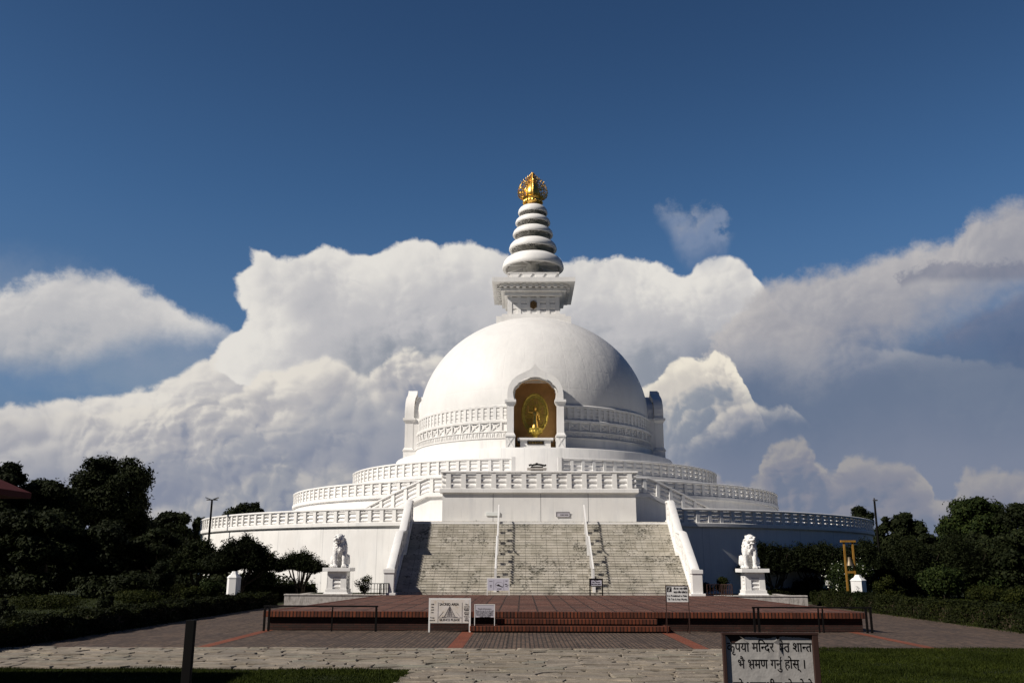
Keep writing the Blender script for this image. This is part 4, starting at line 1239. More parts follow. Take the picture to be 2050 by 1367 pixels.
def lion(x, y, z, mir, label):
    mb = MB(); rng = random.Random(5)
    T = lambda a: Matrix.Rotation(R(a), 4, 'X')
    mb.ball((0, 0.30, 0.33), (0.33, 0.36, 0.33), 20, 14)                       # rump
    mb.ball((0, 0.12, 0.66), (0.29, 0.29, 0.46), 20, 14, T(14))               # trunk
    mb.ball((0, -0.08, 0.84), (0.30, 0.26, 0.34), 20, 14)                      # chest
    mb.ball((0, 0.0, 1.10), (0.27, 0.28, 0.28), 20, 14)                       # neck and mane
    for s_ in (-1, 1):
        mb.tube([(0.20 * s_, -0.10, 0.92), (0.22 * s_, -0.20, 0.62), (0.21 * s_, -0.25, 0.34), (0.21 * s_, -0.27, 0.08)], [0.15, 0.125, 0.10, 0.095], 14)
        mb.ball((0.21 * s_, -0.34, 0.075), (0.125, 0.17, 0.085), 14, 10)
        for k in range(4): mb.ball((0.21 * s_ - 0.09 + 0.06 * k, -0.48, 0.05), (0.036, 0.06, 0.05), 10, 8)
        mb.ball((0.30 * s_, 0.18, 0.30), (0.15, 0.33, 0.27), 16, 12, T(-18))  # thigh
        mb.ball((0.36 * s_, -0.10, 0.07), (0.10, 0.20, 0.075), 12, 8)
        for k in range(3): mb.ball((0.36 * s_ - 0.05 + 0.05 * k, -0.28, 0.05), (0.03, 0.05, 0.045), 8, 6)
    # head turned aside
    hd = MB()
    hd.ball((0, -0.10, 0), (0.225, 0.25, 0.215), 20, 14)
    hd.ball((0, -0.34, -0.02), (0.135, 0.13, 0.075), 16, 10)                   # upper muzzle
    hd.ball((0, -0.45, 0.02), (0.06, 0.045, 0.04), 10, 8)
    hd.ball((0, -0.30, -0.165), (0.115, 0.13, 0.05), 14, 10)                    # jaw, mouth open
    for s_ in (-1, 1):
        hd.ball((0.10 * s_, -0.30, 0.10), (0.075, 0.07, 0.045), 10, 8)         # brows
        hd.ball((0.10 * s_, -0.325, 0.045), (0.042, 0.04, 0.036), 10, 8)       # eyes
        hd.ball((0.19 * s_, -0.0, 0.12), (0.05, 0.04, 0.07), 10, 8)           # ears
        hd.ball((0.17 * s_, -0.2, -0.08), (0.08, 0.1, 0.09), 10, 8)            # cheeks
        hd.ball((0.075 * s_, -0.39, -0.075), (0.018, 0.018, 0.04), 6, 6)       # teeth
    for k in range(26):                                                        # curls over the crown
        a = rng.uniform(0, 2 * math.pi); e = rng.uniform(0.25, 1.4)
        hd.ball((0.2 * math.cos(a) * math.cos(e), -0.06 + 0.22 * math.sin(a) * math.cos(e), 0.2 * math.sin(e)), 0.045, 8, 6)
    q = Matrix.Rotation(R(-26), 4, 'Z') @ T(4)
    mb.add([tuple(q @ Vector(p) + Vector((-0.02, -0.07, 1.35))) for p in hd.v], hd.f)
    for k in range(190):                                                       # mane curls
        a = rng.uniform(0, 2 * math.pi); h = rng.uniform(0.74, 1.38); rr = 0.30 + 0.02 * math.sin(h * 9) - max(0.0, h - 1.12) * 0.38
        if math.sin(a) < -0.35 and h > 1.12: continue
        mb.ball((rr * math.cos(a), -0.01 + rr * 0.98 * math.sin(a) + (0.9 - h) * 0.12, h), rng.uniform(0.04, 0.06), 8, 6)
    for k in range(13):                                                        # collar beads and bell
        a = R(200 + 140 * k / 12); mb.ball((0.30 * math.cos(a), -0.07 + 0.27 * math.sin(a), 0.93 - 0.05 * math.sin(math.pi * k / 12)), 0.033, 8, 6)
    mb.ball((0, -0.37, 0.78), (0.07, 0.05, 0.08), 10, 8)
    # tail standing at one side of the rump
    mb.tube([(0.28, 0.42, 0.06), (0.40, 0.36, 0.25), (0.40, 0.33, 0.48), (0.36, 0.36, 0.62)], [0.10, 0.12, 0.10, 0.045], 12)
    for k in range(8): mb.ball((0.40 + 0.05 * math.cos(k), 0.34 + 0.05 * math.sin(k * 2), 0.2 + 0.05 * k), 0.055, 8, 6)
    if mir: mb.v = [(-a, b, c) for a, b, c in mb.v]; mb.f = [tuple(reversed(f)) for f in mb.f]
    o = remeshed(mb, 0.017, 'lion_statue', 'stone_white', noise=0.022, nscale=0.07)
    o.location = (x, y, z); o.rotation_euler.z = R(12 if not mir else -12); o.scale = (1.06, 1.06, 1.06)
    return tag(o, label, 'statue', 'guardian lion statues')


def plinth(x, y, z, label):
    mb = MB()
    mb.box(-0.62, 0.62, -0.62, 0.62, 0, 0.11)
    mb.frust(0, 0, 0.11, 0.17, 0.62, 0.62, 0.56, 0.56)
    mb.box(-0.54, 0.54, -0.54, 0.54, 0.172, 0.32)
    mb.frust(0, 0, 0.322, 1.17, 0.385, 0.385, 0.37, 0.37)
    for rz in (0, 90, 180, 270):
        q = MB()
        for s_ in (-1, 1): q.frust(0.335 * s_, -0.39, 0.323, 1.168, 0.145, 0.09, 0.14, 0.09)
        q.box(-0.2, 0.2, -0.475, -0.32, 0.93, 1.168)
        for k in range(3):
            z0 = 0.34 + k * 0.195
            q.add([(xx, yy, zz_) for xx in (-0.2, 0.2) for yy, zz_ in ((-0.35, z0), (-0.43, z0 + 0.04), (-0.455, z0 + 0.10), (-0.43, z0 + 0.155), (-0.35, z0 + 0.185))],
                  [(0, 1, 2, 3, 4), (9, 8, 7, 6, 5)] + [(j, 5 + j, 5 + (j + 1) % 5, (j + 1) % 5) for j in range(5)])
        q.rot(rz); mb.add(q.v, q.f)
    mb.box(-0.69, 0.69, -0.69, 0.69, 1.172, 1.35)
    o = mb.build('plinth', 'white', None, bevel=0.012); o.location = (x, y, z)
    return tag(o, label, 'plinth', 'white plinths carrying the lions')


plinth(-10.36, 46.45, 0.50, 'white square plinth under the lion left of the staircase')
plinth(10.42, 46.45, 0.50, 'white square plinth under the lion right of the staircase')
lion(-10.36, 46.45, 1.852, False, 'greyish white stone lion seated on the plinth left of the staircase')
lion(10.34, 46.45, 1.852, True, 'bright white stone lion seated on the plinth right of the staircase')

# ---------------------------------------------------------------- golden buddha in the niche
bd = thing('buddha_statue', (X0 - 0.02, 68.0, 11.30), 'golden standing Buddha statue before an oval openwork mandorla in the front niche', 'statue')
lb = MB().lathe([(0.02, 0), (0.38, 0), (0.40, 0.05), (0.22, 0.12), (0.20, 0.26), (0.40, 0.40), (0.56, 0.62), (0.60, 0.80), (0.45, 0.84), (0.02, 0.86)], 32)
for i in range(14):
    q = MB(); q.ball((0, -0.50, 0.62), (0.13, 0.07, 0.2), 8, 6, Matrix.Rotation(R(-20), 4, 'X')); q.rot(i * 360 / 14); lb.add(q.v, q.f)
lb.build('lotus_base', 'old_gold', bd, smooth=True)
mb = MB(); CZ, HA, HB = 1.98, 0.97, 1.55
ell = lambda k, t_: (k * HA * math.cos(t_), 0.22, CZ + k * HB * math.sin(t_) * (1.0 if math.sin(t_) > 0 else 0.95))
for k, r_ in ((1.0, 0.055), (0.80, 0.035)):
    mb.tube([ell(k, 2 * math.pi * i / 48) for i in range(49)], r_, 6, cap=False)
n = 64; vs = []; fs = []
for i in range(n):
    for k in (0.99, 0.81):
        for dy in (-0.02, 0.02): p = ell(k, 2 * math.pi * i / n); vs.append((p[0], p[1] + dy, p[2]))
for i in range(n):
    a_, b_ = i * 4, ((i + 1) % n) * 4
    fs += [(a_, b_, b_ + 2, a_ + 2), (a_ + 1, a_ + 3, b_ + 3, b_ + 1)]
mb.add(vs, fs)
rng = random.Random(3)
for i in range(420):                                          # leafy scrolls with holes between them
    t_ = rng.uniform(0, 2 * math.pi); k = rng.uniform(0.12, 0.78); p = Vector(ell(k, t_)); r_ = rng.uniform(0.05, 0.10); a0 = rng.uniform(0, 6.28)
    mb.tube([(p.x + r_ * (1 - 0.12 * j) * math.cos(a0 + j * 0.9), 0.22, p.z + r_ * (1 - 0.12 * j) * math.sin(a0 + j * 0.9)) for j in range(6)], [0.024, 0.024, 0.022, 0.02, 0.016, 0.01], 5)
for i in range(22):
    t_ = math.pi / 2 + (i - 10.5) * 0.21; a_, b_ = ell(0.15, t_), ell(0.80, t_)
    mb.tube([a_, ((a_[0] + b_[0]) / 2 + 0.05 * math.sin(i * 2.2), 0.22, (a_[2] + b_[2]) / 2), b_], [0.03, 0.022, 0.014], 5)
mb.build('mandorla', 'old_gold', bd, smooth=True)
MB().tube([ell(1.0, 2 * math.pi * i / 48) for i in range(49)], 0.085, 8, cap=False).build('mandorla_rim', 'old_gold', bd, smooth=True)
fg = MB()
fg.tube([(0, 0, 0.84), (0, 0, 1.1), (0, 0.0, 1.45), (0, 0, 1.72)], [0.26, 0.20, 0.155, 0.14], 18)      # robe
fg.tube([(-0.07, -0.02, 0.82), (-0.07, -0.03, 1.35)], [0.11, 0.10], 12); fg.tube([(0.08, -0.02, 0.82), (0.08, -0.03, 1.35)], [0.11, 0.10], 12)
fg.ball((0, -0.01, 1.85), (0.19, 0.13, 0.24), 16, 12); fg.ball((0, 0, 2.02), (0.22, 0.12, 0.09), 14, 10)
fg.tube([(0, 0, 2.02), (0, -0.01, 2.16)], [0.07, 0.06], 10)
fg.ball((0, -0.03, 2.28), (0.105, 0.12, 0.14), 16, 12); fg.ball((0, 0.01, 2.42), (0.06, 0.06, 0.06), 10, 8)
fg.ball((0, -0.15, 2.265), (0.018, 0.025, 0.03), 8, 6)
for s_ in (-1, 1): fg.ball((0.108 * s_, -0.01, 2.25), (0.018, 0.03, 0.055), 8, 6); fg.ball((0.04 * s_, -0.135, 2.30), (0.018, 0.012, 0.010), 6, 5)
fg.ball((0, -0.142, 2.215), (0.03, 0.012, 0.010), 6, 5)
def hand(p, d, side):
    p, d = Vector(p), Vector(d).normalized(); s_ = d.cross(Vector((0, 1, 0))).normalized() * side
    fg.ball(p + d * 0.05, (0.038, 0.028, 0.05), 10, 8)
    for k, l_ in enumerate((0.075, 0.09, 0.085, 0.065)):
        b = p + d * 0.085 + s_ * (k - 1.5) * 0.021; fg.tube([b, b + d * l_ * 0.6, b + d * l_ + Vector((0, -0.012, 0))], [0.012, 0.011, 0.009], 6)
    b = p + d * 0.03 - s_ * 0.03; fg.tube([b, b - s_ * 0.03 + d * 0.04, b - s_ * 0.035 + d * 0.07], [0.013, 0.012, 0.009], 6)
fg.tube([(-0.19, 0, 2.0), (-0.42, -0.05, 2.02), (-0.46, -0.06, 2.32)], [0.07, 0.055, 0.038], 10); hand((-0.46, -0.06, 2.33), (0, -0.05, 1), 1)
fg.tube([(0.19, 0, 2.0), (0.27, -0.04, 1.75), (0.29, -0.08, 1.50)], [0.07, 0.055, 0.038], 10); hand((0.29, -0.08, 1.49), (0.02, -0.05, -1), -1)
fo = remeshed(fg, 0.013, 'figure', 'gold', bd, smooth_it=1)
fo.scale = (1.18, 1.1, 1.05); fo.location = (0, -0.06, -0.04)

# ---------------------------------------------------------------- incense burner in the gap of terrace 3
bu = thing('incense_burner', (X0 + 0.0, 61.4, 7.9), 'small dark bronze incense burner with curved roof behind the landing balustrade', 'burner')
MB().box(-0.42, 0.42, -0.25, 0.25, 0, 0.40).box(-0.66, 0.66, -0.38, 0.38, 0.402, 0.52).build('table', 'concrete', bu, bevel=0.01)
mb = MB().box(-0.42, 0.42, -0.24, 0.24, 0.522, 0.62)
for i in range(12):
    x = -0.55 + i * 0.1; z = 0.66 + 0.12 * math.cos((x) * 2.6)
    mb.box(x, x + 0.094, -0.3, 0.3, z - 0.05 + 0.05 * (abs(x) > 0.45), z + 0.02 + 0.05 * (abs(x) > 0.45))
mb.ball((0, 0, 0.82), (0.09, 0.09, 0.07), 10, 8); mb.build('burner_box', 'black', bu)


# ---------------------------------------------------------------- staircase handrails
def stair_z(Y):
    if Y <= 45.6: return ZP
    if Y <= 48.5: return ZP + 0.128 + (Y - 45.6) / 0.207 * 0.128
    if Y <= 49.85: return 2.5
    return min(4.42, 2.5 + 0.148 + (Y - 49.85) / 0.198 * 0.148)


for sx, lab in ((-1, 'thin white post-and-bar handrail on the left third of the staircase'), (1, 'thin white post-and-bar handrail on the right third of the staircase')):
    hr = thing('handrail', (2.44 * sx - 0.02, 45.9, ZP), lab, 'handrail', 'handrails on the staircase')
    ys = [45.9, 46.8, 47.7, 48.6, 49.7, 50.5, 51.3, 52.1]
    tops = []
    for Y in ys:
        zb = stair_z(Y) - ZP - 0.16; zt = (ZP + 0.128 + (min(Y, 48.6) - 45.6) * 0.62 if Y <= 48.6 else 2.62 + max(0, Y - 49.7) * 0.75) - ZP + 0.92
        MB().box(-0.045, 0.045, Y - 45.9 - 0.05, Y - 45.9 + 0.05, zb, zt - 0.03).build('post', 'sign_paint', hr); tops.append((0, Y - 45.9, zt))
    for dz, w_, h_, nm in ((0, 0.075, 0.04, 'top_bar'),):
        mb = MB()
        for a, b in zip(tops, tops[1:]): mb.bar((a[0], a[1], a[2] + dz), (b[0], b[1], b[2] + dz), w_, h_)
        pass
        mb.build(nm, 'sign_paint', hr)
    MB().box(-0.075, 0.075, -0.16, -0.055, -0.02, 0.55).build('foot_post', 'sign_paint', hr)


# ---------------------------------------------------------------- signs
def board_sign(name, x0, x1, Y, zb, zt, z_panel, frame_w, frame_m, panel_m, label, cat='sign', depth=0.06, lean=0.0, rec=0.02, group=None):
    w = x1 - x0; s = thing(name, ((x0 + x1) / 2, Y, zb), label, cat, group)
    H_ = zt - zb
    for sx in (-1, 1):
        MB().box(sx * w / 2 - frame_w / 2, sx * w / 2 + frame_w / 2, -depth / 2, depth / 2, 0, H_).build('leg', frame_m, s)
    mb = MB(); mb.box(-w / 2 + frame_w / 2 + .001, w / 2 - frame_w / 2 - .001, -depth / 2, depth / 2, H_ - frame_w, H_ - 0.002)
    mb.build('top_rail', frame_m, s)
    p = MB().box(-w / 2 + frame_w / 2 + 0.002, w / 2 - frame_w / 2 - 0.002, rec, rec + 0.012, z_panel - zb, H_ - frame_w - 0.001).build('panel', panel_m, s)
    return s, p, rec


# large notice with drawing of the temple
a, b = at(862, 1196, 28.9), at(942, 1196, 28.9)
s, p, rec = board_sign('notice_board', a[0], b[0], 28.7, 0, a[2] + 0.0, 0.27, 0.05, 'sign_paint', 'notice', 'large peeling white notice board with SACRED AREA and a temple drawing before the platform', depth=0.10, rec=-0.053)
W_ = b[0] - a[0]; yq = rec
def txt(lines, size, x, z, m, parent, width=None, bold=0.02, gap=1.3, nm='lettering', y=None):
    V, Fc = text_block(lines, size, width, bold, gap); return put_text(V, Fc, (x, rec if y is None else y, z), m, parent, nm)
txt(['SACRED AREA'], 0.105, -0.02, 0.79, 'ink', p, 0.60)
txt(['SILENCE PLEASE'], 0.09, -0.0, 0.335, 'ink_grey', p, 0.62)
txt(['The', 'sacred', 'garden', 'परिसर', 'please', 'शान्त', 'keep a', 'calm', 'राखनु'], 0.062, 0.52, 0.80, 'ink_grey', p, 0.2, gap=0.95)
txt(['दया', 'the', 'and', 'me', '', 'Keep', 'silence'], 0.062, -0.53, 0.80, 'ink_grey', p, 0.18, gap=1.25)
mb = MB()
def ln(x0, z0, x1, z1, w=0.008): mb.bar((x0, rec - 0.004, z0), (x1, rec - 0.004, z1), w, 0.003, up=(0, 1, 0))
ln(-0.36, 0.29, -0.36, 0.88); ln(0.38, 0.29, 0.38, 0.88); ln(-0.36, 0.43, 0.38, 0.43)
for k in range(9):
    f = k / 8; wd = 0.17 * (1 - f) ** 1.1 + 0.008; z = 0.46 + f * 0.27; ln(-wd, z, wd, z, 0.005 if k % 2 else 0.009)
for s_ in (-1, 1):
    ln(s_ * 0.17, 0.455, s_ * 0.012, 0.75, 0.009); ln(s_ * 0.24, 0.45, s_ * 0.12, 0.455, 0.01); ln(s_ * 0.33, 0.45, s_ * 0.2, 0.60, 0.006); ln(s_ * 0.06, 0.46, s_ * 0.012, 0.72, 0.01)
ln(0, 0.46, 0, 0.80, 0.012); mb.build('temple_drawing', 'ink_grey', p, fixn=False)

a, b = at(950, 1211, 28.6), at(990, 1211, 28.6)
s2, p, rec = board_sign('small_notice', a[0], b[0], 28.72, 0.20, a[2] + 0.03, 0.44, 0.02, 'sign_paint', 'tin', 'small grey tin notice on thin legs standing on the lower brick step', depth=0.03, rec=-0.008)
txt(['Tooth of Innocence.', 'Please do not sit on the wall', 'कृपया शान्ति कायम गर्नुहोला', 'भवनको छानामा नबस्नुहोला', 'र फोहोर नगर्नुहोला'], 0.052, 0, 0.475, 'ink', p, 0.54, gap=1.15)

a, b = at(975, 1157, 44.6), at(1019, 1157, 44.6)
s3, p, rec = board_sign('shoe_sign', a[0], b[0], 45.0, ZP, at(975, 1156, 45.0)[2], ZP + 0.22, 0.045, 'sign_paint', 'lilac', 'pale framed sign with a shoe picture in front of the left handrail', depth=0.08, rec=-0.043)
mb = MB(); yy = rec - 0.003
sh = [(-0.14, 0.62), (-0.12, 0.56), (0.02, 0.53), (0.16, 0.50), (0.17, 0.53), (0.08, 0.56), (0.0, 0.62), (-0.06, 0.65), (-0.08, 0.60)]
mb.add([(x + 0.05, yy, z - 0.12) for x, z in sh], [tuple(range(9))]); mb.add([(x * 0.6 + 0.40, yy, z * 0.6 + 0.16) for x, z in sh], [tuple(range(9))])
mb.build('shoe_picture', 'ink', p, fixn=False)
mb = MB(); mb.tube([(0.05 + 0.2 * math.cos(R(20 * i)), yy, 0.47 + 0.15 * math.sin(R(20 * i))) for i in range(19)], 0.004, 4, cap=False)
for x in (-0.22, 0.27): mb.bar((x, yy, 0.24), (x, yy, 0.72), 0.006, 0.003, up=(0, 1, 0))
mb.build('ring_mark', 'ink_grey', p, fixn=False)
txt(['PLEASE', '', '', 'जुत्ता', 'शान्त'], 0.05, -0.36, 0.64, 'ink_grey', p, 0.16); txt(['NO SHOES'], 0.045, 0.05, 0.27, 'ink_grey', p, 0.3)
txt(['जुत्ता', '', '', '', 'खोल्नु'], 0.05, 0.40, 0.66, 'ink_grey', p, 0.16)

a, b = at(1182, 1157, 44.6), at(1207, 1157, 44.6)
s4, p, rec = board_sign('no_shoes_sign', a[0], b[0], 45.0, ZP, at(1182, 1157, 45.0)[2], ZP + 0.46, 0.06, 'black', 'lilac', 'small black framed sign reading No Shoes before the right handrail', depth=0.05, rec=-0.004)
MB().box(-0.26, 0.26, -0.02, 0.02, 0.415, 0.458).build('lower_rail', 'black', s4)
txt(['कृपया', 'No Shoes', 'with shoes please'], 0.10, 0, 0.69, 'ink', p, 0.46, bold=0.03, gap=0.95)

a, b = at(1327, 1173, 29), at(1371, 1173, 29)
s5, p, rec = board_sign('filming_sign', a[0], b[0], 28.45, 0, at(1327, 1171, 28.45)[2], 0.92, 0.022, 'rust', 'tin', 'white framed sign on tall rusty legs forbidding movies, right of the brick steps', depth=0.03, rec=-0.008)
p.data.materials.clear(); p.data.materials.append(MAT['notice'] if False else MAT['sign_paint'])
H5 = at(1327, 1171, 28.45)[2]
txt(['टिक टक र अन्य भिडियो', 'बनाउन निषेध गरिएको छ'], 0.085, 0.10, H5 - 0.125, 'ink', p, 0.42, bold=0.03, gap=1.25)
txt(['It is Prohibitted to Make', 'Tik Tok & Any Movies'], 0.085, 0, H5 - 0.335, 'ink', p, 0.60, bold=0.02, gap=1.2)
mb = MB().box(-0.31, -0.17, -0.013, -0.009, H5 - 0.19, H5 - 0.05); mb.build('dark_square', 'ink', p)
mb = MB(); yy = -0.016
mb.bar((-0.235, yy, H5 - 0.155), (-0.235, yy, H5 - 0.075), 0.014, 0.003, up=(0, 1, 0)); mb.bar((-0.235, yy, H5 - 0.082), (-0.205, yy, H5 - 0.10), 0.014, 0.003, up=(0, 1, 0))
mb.tube([(-0.25 + 0.02 * math.cos(R(40 * i)), yy, H5 - 0.15 + 0.02 * math.sin(R(40 * i))) for i in range(9)], 0.006, 4); mb.build('note_mark', 'sign_paint', p, fixn=False)
mb = MB()
for sx in (-1, 1):
    mb.bar((sx * (b[0] - a[0]) / 2, 0.02, 0.02), (sx * (b[0] - a[0]) / 2 + 0.0, 0.45, 0.0), 0.025); mb.bar((sx * (b[0] - a[0]) / 2, 0.02, 0.5), (sx * (b[0] - a[0]) / 2, 0.42, 0.01), 0.02)
mb.build('rear_strut', 'rust', s5)

# wall plates on the block
for (u0, u1, v0, v1, m_, lab, lines) in ((1114, 1140, 1025.5, 1034, 'tin', 'small framed white wall plate reading SLOWLY PLEASE low on the landing block', ['SLOWLY PLEASE']),
                                         (973, 1001, 1025, 1032, 'faint', 'faint translucent panel low on the landing block behind the left handrail', None),
                                         (944, 961, 1036, 1041.5, 'sign_paint', 'tiny white parking style plate standing at the top edge of the staircase', ['P', 'PARKING'])):
    p0, p1 = at(u0, v1, 53.86), at(u1, v0, 53.86); w = p1[0] - p0[0]; h = p1[2] - p0[2]
    o = MB().box(-w / 2, w / 2, -0.03, 0.03, 0, h).build('wall_plate' if u0 > 970 else 'small_plate', m_, None, bevel=0.006)
    o.location = ((p0[0] + p1[0]) / 2, 53.868 if u0 > 970 else 53.4, p0[2] if u0 > 970 else 4.42); tag(o, lab, 'sign')
    if lines:
        V, Fc = text_block(lines, h * (0.42 if len(lines) == 1 else 0.5), w * 0.62, 0.03, 0.9); put_text(V, Fc, (w * 0.1, -0.03, h * (0.3 if len(lines) == 1 else 0.45)), 'ink', o)
    if u0 > 1100:
        fr = MB()
        fr.box(-w / 2 - 0.02, w / 2 + 0.02, -0.05, -0.031, h, h + 0.03); fr.box(-w / 2 - 0.02, -w / 2 + 0.006, -0.05, -0.031, 0, h - 0.001); fr.build('frame', 'ink_grey', o)

# ---------------------------------------------------------------- foreground sign with Devanagari writing
FY = 6.0
pa, pb = at(1448, 1266, FY), at(1630, 1266, FY)
fw_ = pb[0] - pa[0]; zt = at(1540, 1265.5, FY)[2]
fs_ = thing('torn_sign', ((pa[0] + pb[0]) / 2, FY, 0), 'torn white vinyl sign with black Devanagari writing in a dark iron frame, nearest the camera', 'sign')
for sx, wd in ((-1, 0.020), (1, 0.036)):
    MB().box(sx * fw_ / 2 - wd / 2, sx * fw_ / 2 + wd / 2, -0.016, 0.022, 0, zt - 0.01).build('leg', 'rust', fs_, bevel=0.003)
MB().box(-fw_ / 2 - 0.012, fw_ / 2 + 0.02, -0.018, 0.026, zt - 0.012, zt).build('top_rail', 'rust', fs_)
MB().box(-fw_ / 2 + 0.012, fw_ / 2 - 0.020, 0.006, 0.02, zt - 0.62, zt - 0.014).build('backing_plate', 'rust', fs_)
rng = random.Random(9)
xs = np.linspace(-fw_ / 2 + 0.013, fw_ / 2 - 0.02, 90); topz = []
key = [(-1, 0.004), (-0.93, 0.006), (-0.88, 0.024), (-0.84, 0.050), (-0.76, 0.048), (-0.66, 0.030), (-0.58, 0.022), (-0.52, 0.010), (-0.44, 0.012), (-0.30, 0.014), (-0.16, 0.020), (-0.06, 0.022), (0.06, 0.018), (0.16, 0.010), (0.185, 0.055), (0.20, 0.056), (0.215, 0.010), (0.3, 0.008), (0.5, 0.012), (0.7, 0.014), (0.86, 0.020), (0.93, 0.022), (0.94, 0.06), (1, 0.062)]
for x in xs:
    q = x / (fw_ / 2)
    topz.append(zt - 0.014 - np.interp(q, [k[0] for k in key], [k[1] for k in key]) - rng.uniform(0, 0.004))
vs = []; fs = []; NZ = 26; zb = zt - 0.60
def vinyl_y(x, z):
    tz = np.interp(x, xs, topz); f = max(0.0, min(1.0, (z - tz) / (zb - tz))); q = x / (fw_ / 2)
    return 0.002 - math.exp(-((q - 0.2) / 0.06) ** 2) * math.exp(-f * 5) * 0.006 - math.exp(-((q + 0.6) / 0.1) ** 2) * math.exp(-f * 9) * 0.005
for i, x in enumerate(xs):
    for j in range(NZ):
        f = j / (NZ - 1); z = topz[i] + (zb - topz[i]) * f
        vs.append((x, vinyl_y(x, z), z))
for i in range(len(xs) - 1):
    for j in range(NZ - 1): fs.append((i * NZ + j, i * NZ + j + 1, (i + 1) * NZ + j + 1, (i + 1) * NZ + j))
pn = MB().add(vs, fs).build('vinyl_sheet', 'vinyl', fs_, smooth='full')
fl = MB()
fl.add([(0.020, -0.020, zt - 0.060), (0.052, -0.028, zt - 0.035), (0.060, -0.012, zt - 0.075), (0.056, -0.014, zt - 0.118)], [(0, 2, 1), (0, 3, 2)])
fl.add([(-0.19, -0.012, zt - 0.022), (-0.168, -0.016, zt - 0.032), (-0.150, -0.006, zt - 0.052)], [(0, 2, 1)])
fl.build('torn_flap', 'notice', fs_, fixn=False)


def deva_line(tokens, width, x0, zhead, bold=0.016):
    """tokens: text pieces; ('half', c) = consonant without its right bar, ('dot_ra', c) = with the slanting ra stroke"""
    V = []; Fc = []; cur = 0.0
    for tk in tokens:
        half = isinstance(tk, tuple)
        body = tk[1] if half else tk
        if body == ' ': cur += 0.30; continue
        vs, fs2 = glyph_mesh(body, bold)
        if not vs: continue
        adv = advance(body) if not half else None
        if half and tk[0] == 'half':
            xm = max(p[0] for p in vs); cut = xm - 0.235
            bm = bmesh.new(); bv = [bm.verts.new((p[0], p[1], 0)) for p in vs]
            for f in fs2:
                try: bm.faces.new([bv[i] for i in f])
                except ValueError: pass
            bmesh.ops.bisect_plane(bm, geom=bm.verts[:] + bm.edges[:] + bm.faces[:], plane_co=(cut, 0, 0), plane_no=(1, 0, 0), clear_outer=True)
            bm.verts.index_update(); vs = [(v.co.x, v.co.y) for v in bm.verts]; fs2 = [tuple(v.index for v in f.verts) for f in bm.faces]; bm.free(); adv = cut
        if half and tk[0] == 'ra':
            adv = advance(body); o = len(V); V += [(cur + 0.10, 0.16), (cur + 0.16, 0.20), (cur + 0.42, -0.02), (cur + 0.38, -0.10)]; Fc.append((o, o + 3, o + 2, o + 1))
        if half and tk[0] == 'ksha':
            adv = advance(body) + 0.10; vs = [(x + 0.10, y) for x, y in vs]; o = len(V)
            cxx, cyy = cur + 0.13, 0.40
            for q in range(12):
                a0, a1 = 2 * math.pi * q / 12, 2 * math.pi * (q + 1) / 12; n_ = len(V)
                V += [(cxx + r_ * math.cos(a_) * 0.8, cyy + r_ * math.sin(a_)) for a_ in (a0, a1) for r_ in (0.16, 0.095)]; Fc.append((n_, n_ + 1, n_ + 3, n_ + 2))
            n_ = len(V); V += [(cur, 0.56), (cur + 0.3, 0.56), (cur + 0.3, 0.62), (cur, 0.62)]; Fc.append((n_, n_ + 1, n_ + 2, n_ + 3))
        if half and tk[0] == 'reph':
            adv = advance(body); o = len(V); pts = [(adv - 0.10, 0.62), (adv - 0.16, 0.72), (adv - 0.12, 0.83), (adv - 0.02, 0.88), (adv - 0.02, 0.82), (adv - 0.07, 0.77), (adv - 0.08, 0.70), (adv - 0.04, 0.62)]
            V += [(cur + a_, b_) for a_, b_ in pts]; Fc.append(tuple(o + i for i in range(8)))
        o = len(V); V += [(p[0] + cur, p[1]) for p in vs]; Fc += [tuple(o + i for i in f) for f in fs2]
        cur += adv
    xa, xb = min(v[0] for v in V), max(v[0] for v in V); k = width / (xb - xa)
    return [((x - xa) * k + x0, (z - 0.62) * DS + zhead) for x, z in V], Fc


DS = 0.082
mpx = fw_ / 182.0                                      # metres per photo pixel at the sign
def sx_(u): return (u - 1539) * mpx
zh = lambda v: at(1540, v, FY)[2]
lines = [(['कृ', 'प', 'या', ' ', 'म', 'ि', ('half', 'न'), 'द', 'र', ' ', ('ksha', 'ष'), 'े', ('ra', 'त'), ' ', 'शा', ('half', 'न'), 'त'], 1453.5, 1623, 1286.5),
         (['भै', ' ', ('ra', 'भ'), 'म', 'ण', ' ', 'ग', ('reph', 'नु'), ' ', 'हो', 'स्', ' ', '।'], 1474, 1607, 1320),
         (['को', ' ', ('ra', 'भ'), 'म', 'ण', 'शी', 'ल', ' ', 'हो', 'स', 'हे', 'तो'], 1462, 1620, 1365)]
for tk, u0, u1, v in lines:
    V, Fc = deva_line(tk, (u1 - u0) * mpx, sx_(u0), zh(v))
    me = bpy.data.meshes.new('lettering')
    me.from_pydata([(x, vinyl_y(x, z) - 0.0012, z) for x, z in V], [], Fc); me.materials.append(MAT['ink'])
    o = bpy.data.objects.new('lettering', me); COL.objects.link(o); o.parent = pn

# dark post in the lower left
o = MB().box(-0.029, 0.029, -0.02, 0.02, 0, at(384, 1240, 6.0)[2]).build('metal_post', 'black', None, bevel=0.003)
o.location = (at(378, 1300, 6.0)[0], 6.0, 0); tag(o, 'bare black square metal post standing near the camera at the left', 'post')

